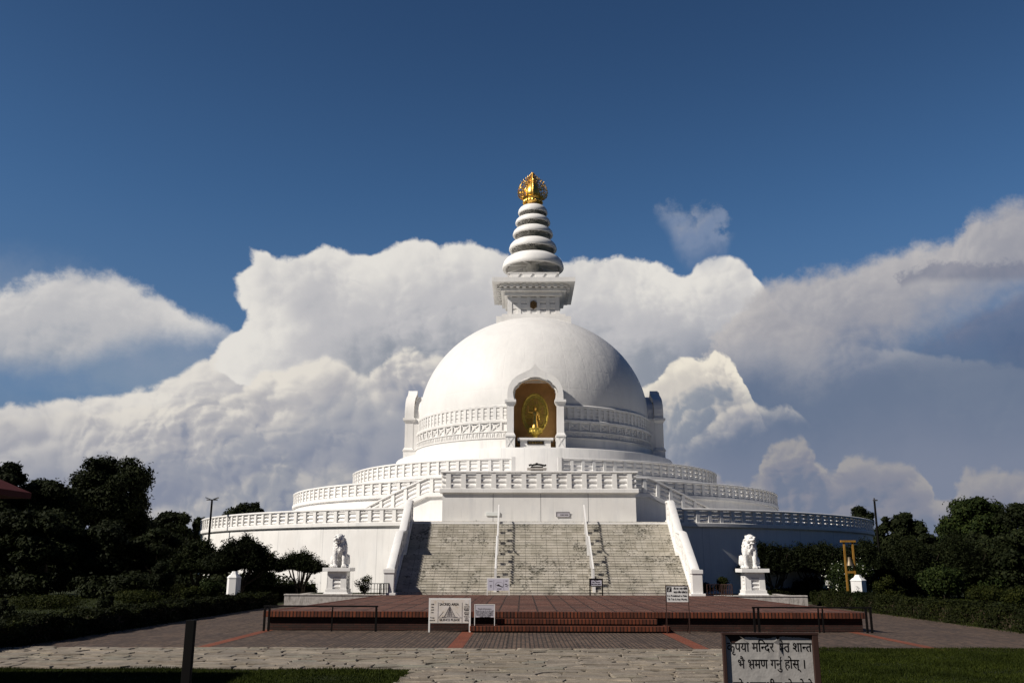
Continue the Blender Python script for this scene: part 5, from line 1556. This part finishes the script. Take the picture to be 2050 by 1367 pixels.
# ---------------------------------------------------------------- rails in front of the platform
for x0, x1, mids, lab in ((-9.12, -5.62, (-7.0,), 'low black metal rail with one middle post before the left end of the brick platform'), (6.0, 9.62, (8.0, 8.13), 'low black metal rail with doubled middle post before the right platform end')):
    s = thing('guard_rail', (x0, 28.85, 0), lab, 'rail', 'low black rails before the platform')
    w = x1 - x0
    for x in [0.02, 0.16, w - 0.16, w - 0.02] if x0 > 0 else [0.02, 0.16, w - 0.02]: MB().box(x - 0.03, x + 0.03, -0.03, 0.03, 0, 0.73).build('post', 'black', s)
    for m_ in mids: MB().box(m_ - x0 - 0.02, m_ - x0 + 0.02, -0.02, 0.02, 0, 0.72).build('post', 'black', s)
    MB().bar((-0.03, 0, 0.75), (w + 0.03, 0, 0.75), 0.06, 0.045).build('top_bar', 'black', s)

# folding metal gates beside the staircase foot
for sx, x, lab in ((-1, -8.25, 'black folding metal gate standing left of the staircase foot'), (1, 8.2, 'rusty folding metal gate standing right of the staircase foot')):
    s = thing('folding_gate', (x, 44.6, 0.57), lab, 'gate', 'metal gates at the staircase foot', rz=0)
    for ang, w, off in ((12 * sx, 0.95, (-0.45, 0)), (-35 * sx, 0.55, (0.25 * 1, 0.1))):
        g = MB(); hgt = 0.55
        for i in range(7): g.bar((i * w / 6, 0, 0.04), (i * w / 6, 0, hgt), 0.022 if i % 6 else 0.035)
        g.bar((0, 0, hgt), (w, 0, hgt), 0.03); g.bar((0, 0, 0.1), (w, 0, 0.1), 0.025); g.bar((0, 0, 0.3), (w, 0, 0.3), 0.015)
        g.rot(ang); g.v = [(a_ + off[0], b_ + off[1], c_) for a_, b_, c_ in g.v]; g.build('gate_leaf', 'black' if sx < 0 else 'rust', s)

# ---------------------------------------------------------------- lamp posts
for sx, u, v, lab in ((-1, 425, 995, 'slender black lamp post before the left curve of the lowest terrace'), (1, 1750, 998, 'slender black lamp post at the right edge of the lowest terrace')):
    p = at(u, v, 60.0); s = thing('lamp_post', (p[0], 60, 0), lab, 'lamp post', 'black lamp posts')
    MB().tube([(0, 0, 0), (0, 0, 0.5), (0, 0, p[2] - 0.15)], [0.13, 0.085, 0.065], 10).build('pole', 'black', s, smooth=True)
    MB().tube([(0, 0, 0), (0, 0, 0.25)], 0.16, 10).build('base', 'black', s)
    h_ = MB(); z = p[2]
    if sx < 0:
        h_.box(-0.36, 0.36, -0.05, 0.05, z - 0.20, z - 0.14)
        for q in (-1, 1): h_.add([(q * a_, b_, c_) for a_, b_, c_ in ((0.1, -0.12, z - 0.12), (0.42, -0.12, z), (0.42, 0.12, z), (0.1, 0.12, z - 0.12), (0.1, -0.12, z - 0.16), (0.42, -0.12, z - 0.05), (0.42, 0.12, z - 0.05), (0.1, 0.12, z - 0.16))], [(0, 1, 2, 3), (7, 6, 5, 4), (0, 4, 5, 1), (1, 5, 6, 2), (2, 6, 7, 3), (3, 7, 4, 0)])
    else:
        h_.box(-0.08, 0.2, -0.06, 0.06, z - 0.14, z - 0.06); h_.tube([(0, 0, z - 0.14), (0, 0, z + 0.05)], 0.05, 8)
    h_.build('lamp_head', 'toplight', s)

# ---------------------------------------------------------------- stone markers
def marker(x, y, H_, w, label, rz):
    mb = MB(); s8 = 6
    def ringp(r, z): return [(r * math.cos(R(360 / s8 * i + 30)), r * math.sin(R(360 / s8 * i + 30)), z) for i in range(s8)]
    lv = [(w * 0.5, 0), (w * 0.5, H_ * 0.80), (w * 0.53, H_ * 0.805), (w * 0.53, H_ * 0.83), (w * 0.36, H_ * 0.90), (w * 0.30, H_ * 0.905), (w * 0.18, H_ * 0.99), (w * 0.16, H_)]
    for r_, z in lv: mb.v += ringp(r_, z)
    for i in range(len(lv) - 1):
        for k in range(s8): k2 = (k + 1) % s8; mb.f.append((i * s8 + k, i * s8 + k2, (i + 1) * s8 + k2, (i + 1) * s8 + k))
    mb.f.append(tuple((len(lv) - 1) * s8 + k for k in range(s8))); mb.rot(rz)
    o = mb.build('stone_marker', 'white', None); o.location = (x, y, 0); return tag(o, label, 'marker', 'white six-sided stone markers')


p = at(1717, 1150, 46.5); mk = marker(p[0], 46.5, p[2], 0.72, 'white six-sided stone marker below the bell frame on the right', 4)
V, Fc = text_block(['No.', 'नं. ३'], 0.09, 0.2, 0.02); o = put_text(V, Fc, (-0.17, 0, 0), 'ink_grey', mk, 'lettering')
o.rotation_euler.z = R(-26); o.location = (-0.03, -0.40, p[2] * 0.62)
p = at(470, 1143, 45.0); marker(p[0], 45.0, p[2], 0.66, 'white six-sided stone marker above the left hedge', 33)

# ---------------------------------------------------------------- bell frame
p0, p1 = at(1687, 1083, 49.0), at(1704, 1083, 49.0); zt = p0[2]; w = p1[0] - p0[0]
bf = thing('timber_stand', ((p0[0] + p1[0]) / 2 + 0.05, 49.0, 0), 'tall narrow orange timber frame with a crossbar standing behind the flowering bush', 'stand')
for sx in (-1, 1): MB().bar((sx * w / 2, 0, 0), (sx * w / 2, 0, zt - 0.05), 0.085, 0.085, up=(0, 1, 0)).build('post', 'wood', bf)
MB().box(-w / 2 - 0.16, w / 2 + 0.16, -0.10, 0.10, zt - 0.05, zt + 0.05).build('top_beam', 'wood', bf)
MB().box(-w / 2 + 0.055, w / 2 - 0.055, -0.04, 0.04, 1.62, 1.73).build('crossbar', 'wood', bf)
bl = thing('bell', ((p0[0] + p1[0]) / 2 + 0.05, 49.0, zt - 0.05), 'small weathered metal bell hanging by a chain in the timber frame', 'bell')
mb = MB()
for i in range(7): mb.tube([(0.02 * (i % 2), 0, -0.02 - i * 0.11), (-0.02 * (i % 2), 0, -0.12 - i * 0.11)], 0.018, 6)
mb.build('chain', 'black', bl)
MB().lathe([(0.02, -0.76), (0.09, -0.78), (0.10, -0.84), (0.12, -0.98), (0.16, -1.08), (0.215, -1.20), (0.20, -1.22), (0.10, -1.1), (0.02, -1.0)], 24).build('bell_body', 'bell', bl, smooth=True)

# small white sign on the lawn
p = at(1659, 1166, 52.0); s = thing('garden_sign', (p[0], 52.0, 0), 'small white garden sign with a yellow mark left of the bell frame', 'sign')
MB().box(-0.02, 0.02, -0.015, 0.015, 0, p[2] - 0.1).build('stake', 'rust', s)
pp = MB().box(-0.19, 0.19, -0.03, -0.016, p[2] - 0.13, p[2] + 0.13).build('plate', 'sign_paint', s, bevel=0.005)
MB().ball((0.03, -0.031, p[2]), (0.07, 0.006, 0.08), 8, 6).build('yellow_mark', 'leaf_yellow', pp)

# ---------------------------------------------------------------- red roofed pavilion at the left edge
pv = thing('pavilion', (-15.85, 9.5, 0), 'red tiled pavilion roof reaching in at the left edge of the picture', 'building')
ex, ey, ez = 6.0, 6.5, 3.22
rf = MB()
vs = [(-ex, -ey, ez), (ex, -ey, ez), (ex, ey, ez), (-ex, ey, ez), (-1.2, -2.0, ez + 2.6), (1.2, -2.0, ez + 2.6), (1.2, 2.0, ez + 2.6), (-1.2, 2.0, ez + 2.6)]
rf.add(vs + [(a_, b_, c_ - 0.10) for a_, b_, c_ in vs[:4]], [(0, 1, 5, 4), (1, 2, 6, 5), (2, 3, 7, 6), (3, 0, 4, 7), (4, 5, 6, 7), (0, 8, 9, 1), (1, 9, 10, 2), (2, 10, 11, 3), (3, 11, 8, 0), (11, 10, 9, 8)])
rf.build('roof', 'roof', pv)
for a_ in (-4.2, 0, 4.2):
    for b_ in (-4.6, 4.6): MB().box(a_ - 0.18, a_ + 0.18, b_ - 0.18, b_ + 0.18, 0, ez - 0.12).build('pillar', 'brickwall', pv)
MB().box(-3.6, 3.6, -4.0, 4.0, 0, ez - 0.4).build('wall', 'brickwall', pv)
# ---------------------------------------------------------------- lawns
def grass(name, rects, n, h, seed):
    rng = np.random.default_rng(seed); A_ = np.array([(x1 - x0) * (y1 - y0) for x0, x1, y0, y1 in rects]); A_ = A_ / A_.sum()
    idx = rng.choice(len(rects), n, p=A_); Rr = np.array(rects)[idx]
    x = Rr[:, 0] + (Rr[:, 1] - Rr[:, 0]) * rng.random(n); y = Rr[:, 2] + (Rr[:, 3] - Rr[:, 2]) * rng.random(n)
    a = rng.uniform(0, 2 * np.pi, n); hh = h * rng.uniform(0.5, 1.35, n) * (0.8 + 0.4 * np.sin(x * 1.7) * np.sin(y * 2.3)); w = 0.006 + 0.005 * rng.random(n)
    lx, ly = rng.normal(0, 0.4, n) * hh, rng.normal(0, 0.4, n) * hh
    B = np.stack([x, y, np.zeros(n)], 1)
    V = np.stack([B - np.stack([np.cos(a) * w, np.sin(a) * w, 0 * a], 1), B + np.stack([np.cos(a) * w, np.sin(a) * w, 0 * a], 1), B + np.stack([lx, ly, hh], 1)], 1).reshape(-1, 3)
    return tag(mesh_np(name, V, np.arange(3 * n).reshape(n, 3), 'leaf_grass'), kind='stuff')


grass('lawn_grass', [(-9.5, -3.25, 14.5, 18.55), (-16, -9.5, 14.5, 18.5)], 90000, 0.055, 1)
grass('lawn_grass', [(3.85, 13.5, 14.0, 23.6)], 140000, 0.06, 2)
grass('garden_grass', [(-34, -14.9, 26, 60), (-13.6, -13.3, 20, 46)], 60000, 0.10, 3)
grass('garden_grass', [(14.0, 14.5, 24, 48), (15.6, 32, 30, 60)], 50000, 0.10, 4)


# ---------------------------------------------------------------- clipped hedges
def hedge(x0, x1, y0, y1, h, n, label, seed, leaf=0.045, m='leaf_hedge', group='low clipped hedges around the plaza', skew=0.0):
    rng = np.random.default_rng(seed); root = thing('hedge', ((x0 + x1) / 2, (y0 + y1) / 2, 0), label, 'hedge', group)
    w, l = (x1 - x0) / 2, (y1 - y0) / 2
    core = MB().box(-w + 0.10, w - 0.10, -l + 0.10, l - 0.10, 0, h - 0.10)
    if skew: core.v = [(x + skew * y, y, z) for x, y, z in core.v]
    core.build('inner_twigs', 'soil', root)
    face = rng.random(n); A_ = [2 * w * 2 * l, 2 * l * h, 2 * l * h, 2 * w * h, 2 * w * h]; cs = np.cumsum(A_) / sum(A_); f = np.searchsorted(cs, face)
    u, v, d = rng.uniform(-1, 1, n), rng.random(n), np.abs(rng.normal(0, 0.05, n))
    P = np.zeros((n, 3)); Nn = rng.normal(size=(n, 3)) * 0.6
    for k in range(5):
        s_ = f == k
        if k == 0: P[s_] = np.stack([u[s_] * w, rng.uniform(-l, l, s_.sum()), h - d[s_]], 1); Nn[s_, 2] += 1
        elif k in (1, 2): sg = -1 if k == 1 else 1; P[s_] = np.stack([sg * (w - d[s_]), u[s_] * l, v[s_] * h], 1); Nn[s_, 0] += sg
        else: sg = -1 if k == 3 else 1; P[s_] = np.stack([u[s_] * w, sg * (l - d[s_]), v[s_] * h], 1); Nn[s_, 1] += sg
    P[:, 2] += 0.06 * np.sin(P[:, 1] * 1.9) * (P[:, 2] / h) + 0.05 * np.sin(P[:, 1] * 4.3 + P[:, 0] * 3) * (P[:, 2] / h) + (rng.random(n) < 0.06) * rng.random(n) * 0.12 * (P[:, 2] / h)
    P[:, 0] += 0.06 * np.sin(P[:, 1] * 2.7 + P[:, 2] * 4) + skew * P[:, 1]
    V, Fq = leaf_quads(P, Nn, leaf, rng, 0.6)
    mesh_np('leaves', V, Fq, m, root)
    return root


hedge(-15.0, -13.62, 9.0, 46.5, 0.58, 90000, 'long low dark hedge along the left side of the plaza', 21, skew=0.012)
hedge(14.35, 15.7, 24.3, 49.5, 0.66, 70000, 'long low hedge along the right side of the plaza', 22, skew=-0.012)
hedge(12.9, 20.0, 53.6, 54.6, 0.62, 26000, 'low clipped hedge behind the right lion, running towards the white garden sign', 23)
hedge(-21.0, -12.9, 52.0, 53.0, 0.85, 26000, 'low clipped hedge behind the left lion plinth', 24)


def bush(name, u, vb, vt, Y, wpx, n, leaf, m, label, seed, group='garden shrubs', cat='shrub', flowers=0, k=14, flat=0.85, base=0.0, aspect=0.55, petal=0.035):
    c = at(u, vt, Y); H_ = c[2] - base; W_ = wpx * Y / 1845.0; rng = random.Random(seed)
    root = thing(name, (c[0], Y, base), label, cat, group)
    bl = make_blobs(W_ * 0.36, W_ * 0.36, H_ * 0.55, H_ * 0.34, k, W_ * 0.13, W_ * 0.22, seed, flat, 0.1)
    bl = [(x, y, min(max(z, r3), H_ - r3 * 0.9), r1, r2, r3) for x, y, z, r1, r2, r3 in bl]
    st = MB()
    for i in range(6):
        b = bl[i]; st.tube([(b[0] * 0.15, b[1] * 0.15, 0), (b[0] * 0.6, b[1] * 0.6, b[2] * 0.5), b[:3]], [0.03, 0.02, 0.01], 5)
    st.build('stems', 'bark', root)
    foliage('leaves', bl, n, leaf, seed, m, root, aspect=aspect)
    if flowers:
        r2 = np.random.default_rng(seed + 1); P, Nn = clump_points(bl, flowers, r2, 0.95); V, Fq = leaf_quads(P, Nn, petal, r2, 0.9)
        mesh_np('blossoms', V, Fq, 'petal', root)
    return root


# right garden
bush('flowering_bush', 1702, 1190, 1122, 51.0, 118, 9000, 0.055, 'leaf_mid', 'broad bush speckled with small white flowers around the bell frame', 31, flowers=420)
bush('round_shrub', 1878, 1205, 1120, 46.0, 100, 9000, 0.06, 'leaf_mid', 'tall rounded glossy shrub right of the stone marker', 32, flowers=14)
bush('round_shrub', 1775, 1200, 1150, 44.0, 60, 4500, 0.05, 'leaf_light', 'small yellowish shrub just right of the stone marker', 33)
bush('round_shrub', 1719, 1200, 1178, 43.0, 30, 1500, 0.045, 'leaf_mid', 'little dark shrub in front of the right stone marker', 34)
bush('round_shrub', 1445, 1200, 1148, 47.0, 34, 2600, 0.045, 'leaf_light', 'slim yellow-tipped shrub left of the right lion plinth', 35, base=0.5)
bush('round_shrub', 2035, 1215, 1165, 42.0, 70, 4500, 0.05, 'leaf_light', 'light green shrub at the right edge behind the hedge', 36)
bush('round_shrub', 1965, 1200, 1172, 50.0, 90, 4500, 0.05, 'leaf_light', 'low bright green shrub near the right edge', 37)
bush('round_shrub', 1610, 1200, 1150, 56.0, 90, 4500, 0.06, 'leaf_dark', 'dark shrub behind the low hedge right of the right lion', 38)
bush('round_shrub', 1960, 1190, 1140, 58.0, 110, 5000, 0.07, 'leaf_mid', 'dark green shrub between the tall glossy shrub and the right edge', 39)
# left garden
for i, (u, vt, Y, w, m_, lab) in enumerate(((65, 1135, 62, 70, 'leaf_hedge', 'leftmost dark clipped round shrub of the back row'), (130, 1138, 62, 60, 'leaf_hedge', 'second dark clipped round shrub of the back row'), (205, 1134, 60, 66, 'leaf_hedge', 'middle clipped round shrub of the back row'),
                                            (262, 1136, 60, 60, 'leaf_hedge', 'clipped round shrub of the back row left of the tall dark bush'), (325, 1118, 48, 58, 'leaf_dark', 'tall dark bush behind the left hedge, left of the stone marker'), (212, 1185, 38, 40, 'leaf_dark', 'small dark shrub alone on the left lawn'),
                                            (8, 1190, 26, 60, 'leaf_dark', 'dark shrub at the left edge behind the hedge'), (430, 1155, 49, 70, 'leaf_mid', 'leafy shrub just left of the left stone marker'), (520, 1122, 52, 84, 'leaf_mid', 'dense round shrub right of the left stone marker'),
                                            (605, 1160, 55, 90, 'leaf_mid', 'green shrub under the small spreading tree'), (664, 1150, 56, 60, 'leaf_mid', 'green shrub behind the left lion plinth'), (385, 1172, 46, 60, 'leaf_light', 'low bright shrub above the left hedge'))):
    bush('round_shrub', u, 1200, vt, Y, w, 4200, 0.055 * Y / 48, m_, lab, 50 + i)
bush('reddish_shrub', 728, 1192, 1146, 46.6, 46, 1300, 0.038, 'leaf_light', 'thin airy shrub between the left lion plinth and the folding gate', 70, base=0.5, k=22)
bush('ground_plants', 100, 1200, 1190, 43, 190, 4200, 0.05, 'leaf_light', 'straggly low green plants across the far left lawn', 71, k=20, flat=0.4)
bush('ground_plants', 285, 1200, 1180, 46, 150, 4200, 0.05, 'leaf_light', 'straggly low green plants below the tall dark bush on the left lawn', 72, k=20, flat=0.4)
# plants in the shaded bed right of the staircase
bush('round_shrub', 1405, 1190, 1165, 49.5, 50, 2000, 0.05, 'leaf_dark', 'small dark shrub in the shade behind the right folding gate', 73, base=0.5)

# sprig catching the sun at the lower left
p = at(120, 1342, 16.6); s = thing('seedling', (p[0], 16.6, 0), 'little yellow-green leafy sprig standing in the dark shade at the lower left', 'plant')
mb = MB(); rng = random.Random(4)
mb.tube([(-0.06, 0, 0), (-0.02, 0, 0.14), (0.03, 0, p[2])], [0.006, 0.005, 0.003], 5)
mb.build('stem', 'bark', s)
mb = MB()
for i in range(13):
    f = 0.35 + 0.65 * i / 12; bx, bz = -0.06 + 0.09 * f, p[2] * f; a = rng.uniform(0, 6.28); l_ = rng.uniform(0.07, 0.12)
    d = Vector((math.cos(a), math.sin(a), rng.uniform(0.2, 0.9))).normalized(); sd = d.cross(Vector((0, 0, 1))).normalized() * l_ * 0.22; b = Vector((bx, 0, bz))
    mb.add([b, b + d * l_ * 0.5 + sd, b + d * l_, b + d * l_ * 0.5 - sd], [(0, 1, 2, 3)])
mb.build('leaves', 'leaf_yellow', s, fixn=False)


# ---------------------------------------------------------------- trees
def tree_px(name, u, vt, vb, Y, wpx, n, leaf, seed, label, group, m='leaf_dark', k=34, flat=0.7, cb=0.35, rs=1.0, **kw):
    c = at(u, vt, Y); H_ = c[2]; W_ = wpx * Y / 1845.0 / 2; zb = at(u, vb, Y)[2]
    rz = (H_ - zb) / 2; zc = zb + rz
    return make_tree(name, c[0], Y, H_, W_ * 0.86, rz * 0.86, zc, k, min(W_, rz) * 0.20 * rs, min(W_, rz) * 0.42 * rs, int(n * 2.0), leaf * 0.8, seed, label, group, m=m, flat=flat, **kw)


GL = 'trees beyond the left garden'
tree_px('broadleaf_tree', 228, 903, 1075, 66, 160, 26000, 0.15, 101, 'tallest dark broadleaf tree of the left garden, a rounded crown against the clouds', GL, k=60)
tree_px('broadleaf_tree', 262, 985, 1120, 68, 140, 16000, 0.15, 102, 'dark tree filling in below the tallest crown on the right', GL, k=40)
tree_px('broadleaf_tree', 12, 905, 1090, 60, 90, 18000, 0.15, 103, 'leftmost dark tree rising at the left edge behind the red roof', GL, k=46)
tree_px('broadleaf_tree', 105, 952, 1110, 62, 170, 26000, 0.15, 104, 'wide dark tree between the left edge and the tallest crown', GL, k=56)
tree_px('broadleaf_tree', 60, 1010, 1160, 56, 190, 22000, 0.15, 105, 'low dark tree mass at the far left above the clipped shrubs', GL, k=46)
tree_px('broadleaf_tree', 190, 1030, 1165, 58, 190, 22000, 0.15, 106, 'low dark tree mass below the tallest crown', GL, k=46)
tree_px('broadleaf_tree', 345, 1017, 1110, 84, 80, 9000, 0.17, 107, 'small rounded tree just right of the tallest left tree, farther off', GL, k=26)
tree_px('broadleaf_tree', 388, 1028, 1110, 86, 60, 7000, 0.17, 108, 'small tree touching the left rim of the lowest terrace', GL, k=22)
tree_px('broadleaf_tree', 320, 1060, 1165, 60, 150, 16000, 0.14, 109, 'dark spreading tree in front of the left terrace rim', GL, k=36, flat=0.5)
tree_px('broadleaf_tree', 478, 1002, 1070, 118, 48, 4200, 0.24, 110, 'left one of two round treetops showing over the lowest terrace', 'treetops behind the terrace', k=20, rs=1.7)
tree_px('broadleaf_tree', 508, 1006, 1070, 119, 42, 3600, 0.24, 111, 'right one of two round treetops showing over the lowest terrace', 'treetops behind the terrace', k=20, rs=1.7)
GA = 'low spreading trees before the terrace'


def spreading(u, vt, vb, Y, wpx, n, seed, label, m='leaf_dark', leaf=0.10):
    """domed umbrella crown of fine sprays on a forked trunk"""
    c = at(u, vt, Y); H_ = c[2]; W_ = wpx * Y / 1845.0 / 2; zb = at(u, vb, Y)[2]; rng = np.random.default_rng(seed); pr_ = random.Random(seed)
    root = thing('spreading_tree', (c[0], Y, 0), label, 'tree', GA)
    k = 26; az_ = rng.uniform(0, 2 * np.pi, k); rad = np.sqrt(rng.random(k)) * 0.8
    tb = MB(); D_ = W_ * 0.8; fork = zb * 0.45 + 0.1
    for i in range(3):
        a = 2.1 * i + seed; tb.tube([(0.1 * math.cos(a), 0.1 * math.sin(a), -0.05), (0.18 * math.cos(a) * W_, 0.15 * math.sin(a), fork), (0.45 * math.cos(a) * W_, 0.4 * math.sin(a) * D_, (zb + H_) / 2)], [0.09, 0.06, 0.03], 7)
    for i in range(10):
        a = az_[i]; tb.tube([(0.15 * math.cos(a), 0.15 * math.sin(a), fork), (rad[i] * W_ * 0.6 * math.cos(a), rad[i] * D_ * 0.6 * math.sin(a), (zb + fork) / 2 + 0.2), (rad[i] * W_ * math.cos(a), rad[i] * D_ * math.sin(a), zb + (H_ - zb) * 0.6)], [0.05, 0.03, 0.012], 5)
    tb.build('trunk', 'bark', root, smooth=True)
    a = rng.uniform(0, 2 * np.pi, n); r_ = np.sqrt(rng.random(n)); lump = 0.86 + 0.16 * np.sin(a * 3 + seed) + 0.08 * np.sin(a * 7 + seed * 2)
    x = r_ * np.cos(a) * W_ * lump; y = r_ * np.sin(a) * D_ * lump
    top = zb + (H_ - zb) * (1 - r_ ** 2.4) * (0.86 + 0.10 * np.sin(x * 2.3 + seed) + 0.06 * np.sin(x * 6.1 + y * 3)) + 0.05 * (H_ - zb)
    und = zb - (H_ - zb) * 0.10 + (H_ - zb) * 0.22 * r_ + 0.12 * np.sin(x * 3 + seed)
    f = rng.random(n) ** 0.45; z = und + np.maximum(top - und, 0.1) * f
    # sprays: short twigs pointing up and out with leaflets along them
    ns = n // 6; idx = rng.choice(n, ns); d = np.stack([x[idx] / W_ + rng.normal(0, 0.35, ns), y[idx] / D_ + rng.normal(0, 0.35, ns), rng.uniform(0.15, 0.8, ns)], 1); d /= np.linalg.norm(d, axis=1, keepdims=True)
    S0 = np.stack([x, y, z], 1)[idx]; L_ = rng.uniform(0.15, 0.42, ns)
    SP = np.concatenate([S0 + d * (L_ * t_)[:, None] for t_ in (0.3, 0.55, 0.8, 1.0)], 0) + rng.normal(0, 0.02, (ns * 4, 3))
    Pp = np.concatenate([np.stack([x, y, z], 1), SP], 0); Nn = rng.normal(size=Pp.shape) * 0.6; Nn[:, 2] += 0.9
    V, Fq = leaf_quads(Pp, Nn, leaf, rng, 0.28); mesh_np('crown', V, Fq, m, root)


spreading(485, 1076, 1146, 50, 176, 18000, 1, 'large dark feathery tree before the left terrace wall')
spreading(405, 1084, 1152, 52, 146, 15000, 2, 'dark feathery tree behind the left lamp post')
spreading(606, 1103, 1148, 50.5, 104, 8000, 3, 'small flat-crowned feathery tree left of the left lion', leaf=0.08)
spreading(1545, 1083, 1150, 54, 140, 12000, 4, 'flat-topped dark feathery tree behind the right lion')
spreading(1630, 1080, 1150, 55, 150, 12000, 5, 'flat-topped dark feathery tree left of the timber bell stand')
spreading(1715, 1080, 1150, 57, 150, 12000, 6, 'flat-topped dark feathery tree right behind the timber bell stand')
spreading(1810, 1074, 1160, 58, 170, 13000, 7, 'dark feathery tree right of the right lamp post')
spreading(1910, 1068, 1170, 59, 190, 14000, 8, 'wide dark feathery tree behind the tall glossy shrub')
GR = 'trees beyond the right garden'
tree_px('broadleaf_tree', 1724, 1012, 1100, 92, 60, 5000, 0.18, 119, 'small treetop left of the right lamp post, over the terrace rim', GR, k=22, rs=1.5)
tree_px('broadleaf_tree', 1775, 1030, 1110, 90, 60, 6500, 0.18, 120, 'small dark treetop just right of the right lamp post', GR, k=20)
tree_px('broadleaf_tree', 1812, 1022, 1110, 90, 70, 8000, 0.18, 121, 'rounded dark tree right of the right lamp post', GR, k=26)
tree_px('broadleaf_tree', 1945, 996, 1130, 66, 150, 18000, 0.14, 122, 'large spreading tree left of the right picture edge', GR, k=52, m='leaf_mid')
tree_px('broadleaf_tree', 2045, 996, 1150, 64, 170, 20000, 0.15, 123, 'large dark tree at the right picture edge', GR, k=52)
tree_px('broadleaf_tree', 2010, 1060, 1180, 60, 180, 18000, 0.14, 124, 'low dark tree mass below the large right trees', GR, k=46)
tree_px('broadleaf_tree', 1850, 1068, 1150, 80, 90, 8000, 0.16, 125, 'low tree between the two right tree groups, farther off', GR, k=26)


# far woods that read as one dark mass behind the garden trees
def woods(x0, x1, Y, h, n, seed, nm='distant_woods', lf=0.34):
    rng = np.random.default_rng(seed); k = 60
    xs_ = rng.uniform(x0, x1, k); q_ = 3.2 if lf > 0.3 else 1.3
    bl = [(x, rng.uniform(-q_ * 2, q_ * 2), h * rng.uniform(0.25, 0.75), q_, q_, h * 0.30) for x in xs_]
    o = foliage(nm, bl, n, lf, seed, 'leaf_dark'); o.location = (0, Y, 0); tag(o, kind='stuff')


woods(-75, -27, 104, 5.2, 30000, 201)
woods(30, 80, 104, 5.0, 30000, 202)
woods(-46, -15.5, 57, 1.7, 30000, 203, 'undergrowth', 0.12)
woods(15.5, 48, 61, 1.9, 30000, 204, 'undergrowth', 0.12)
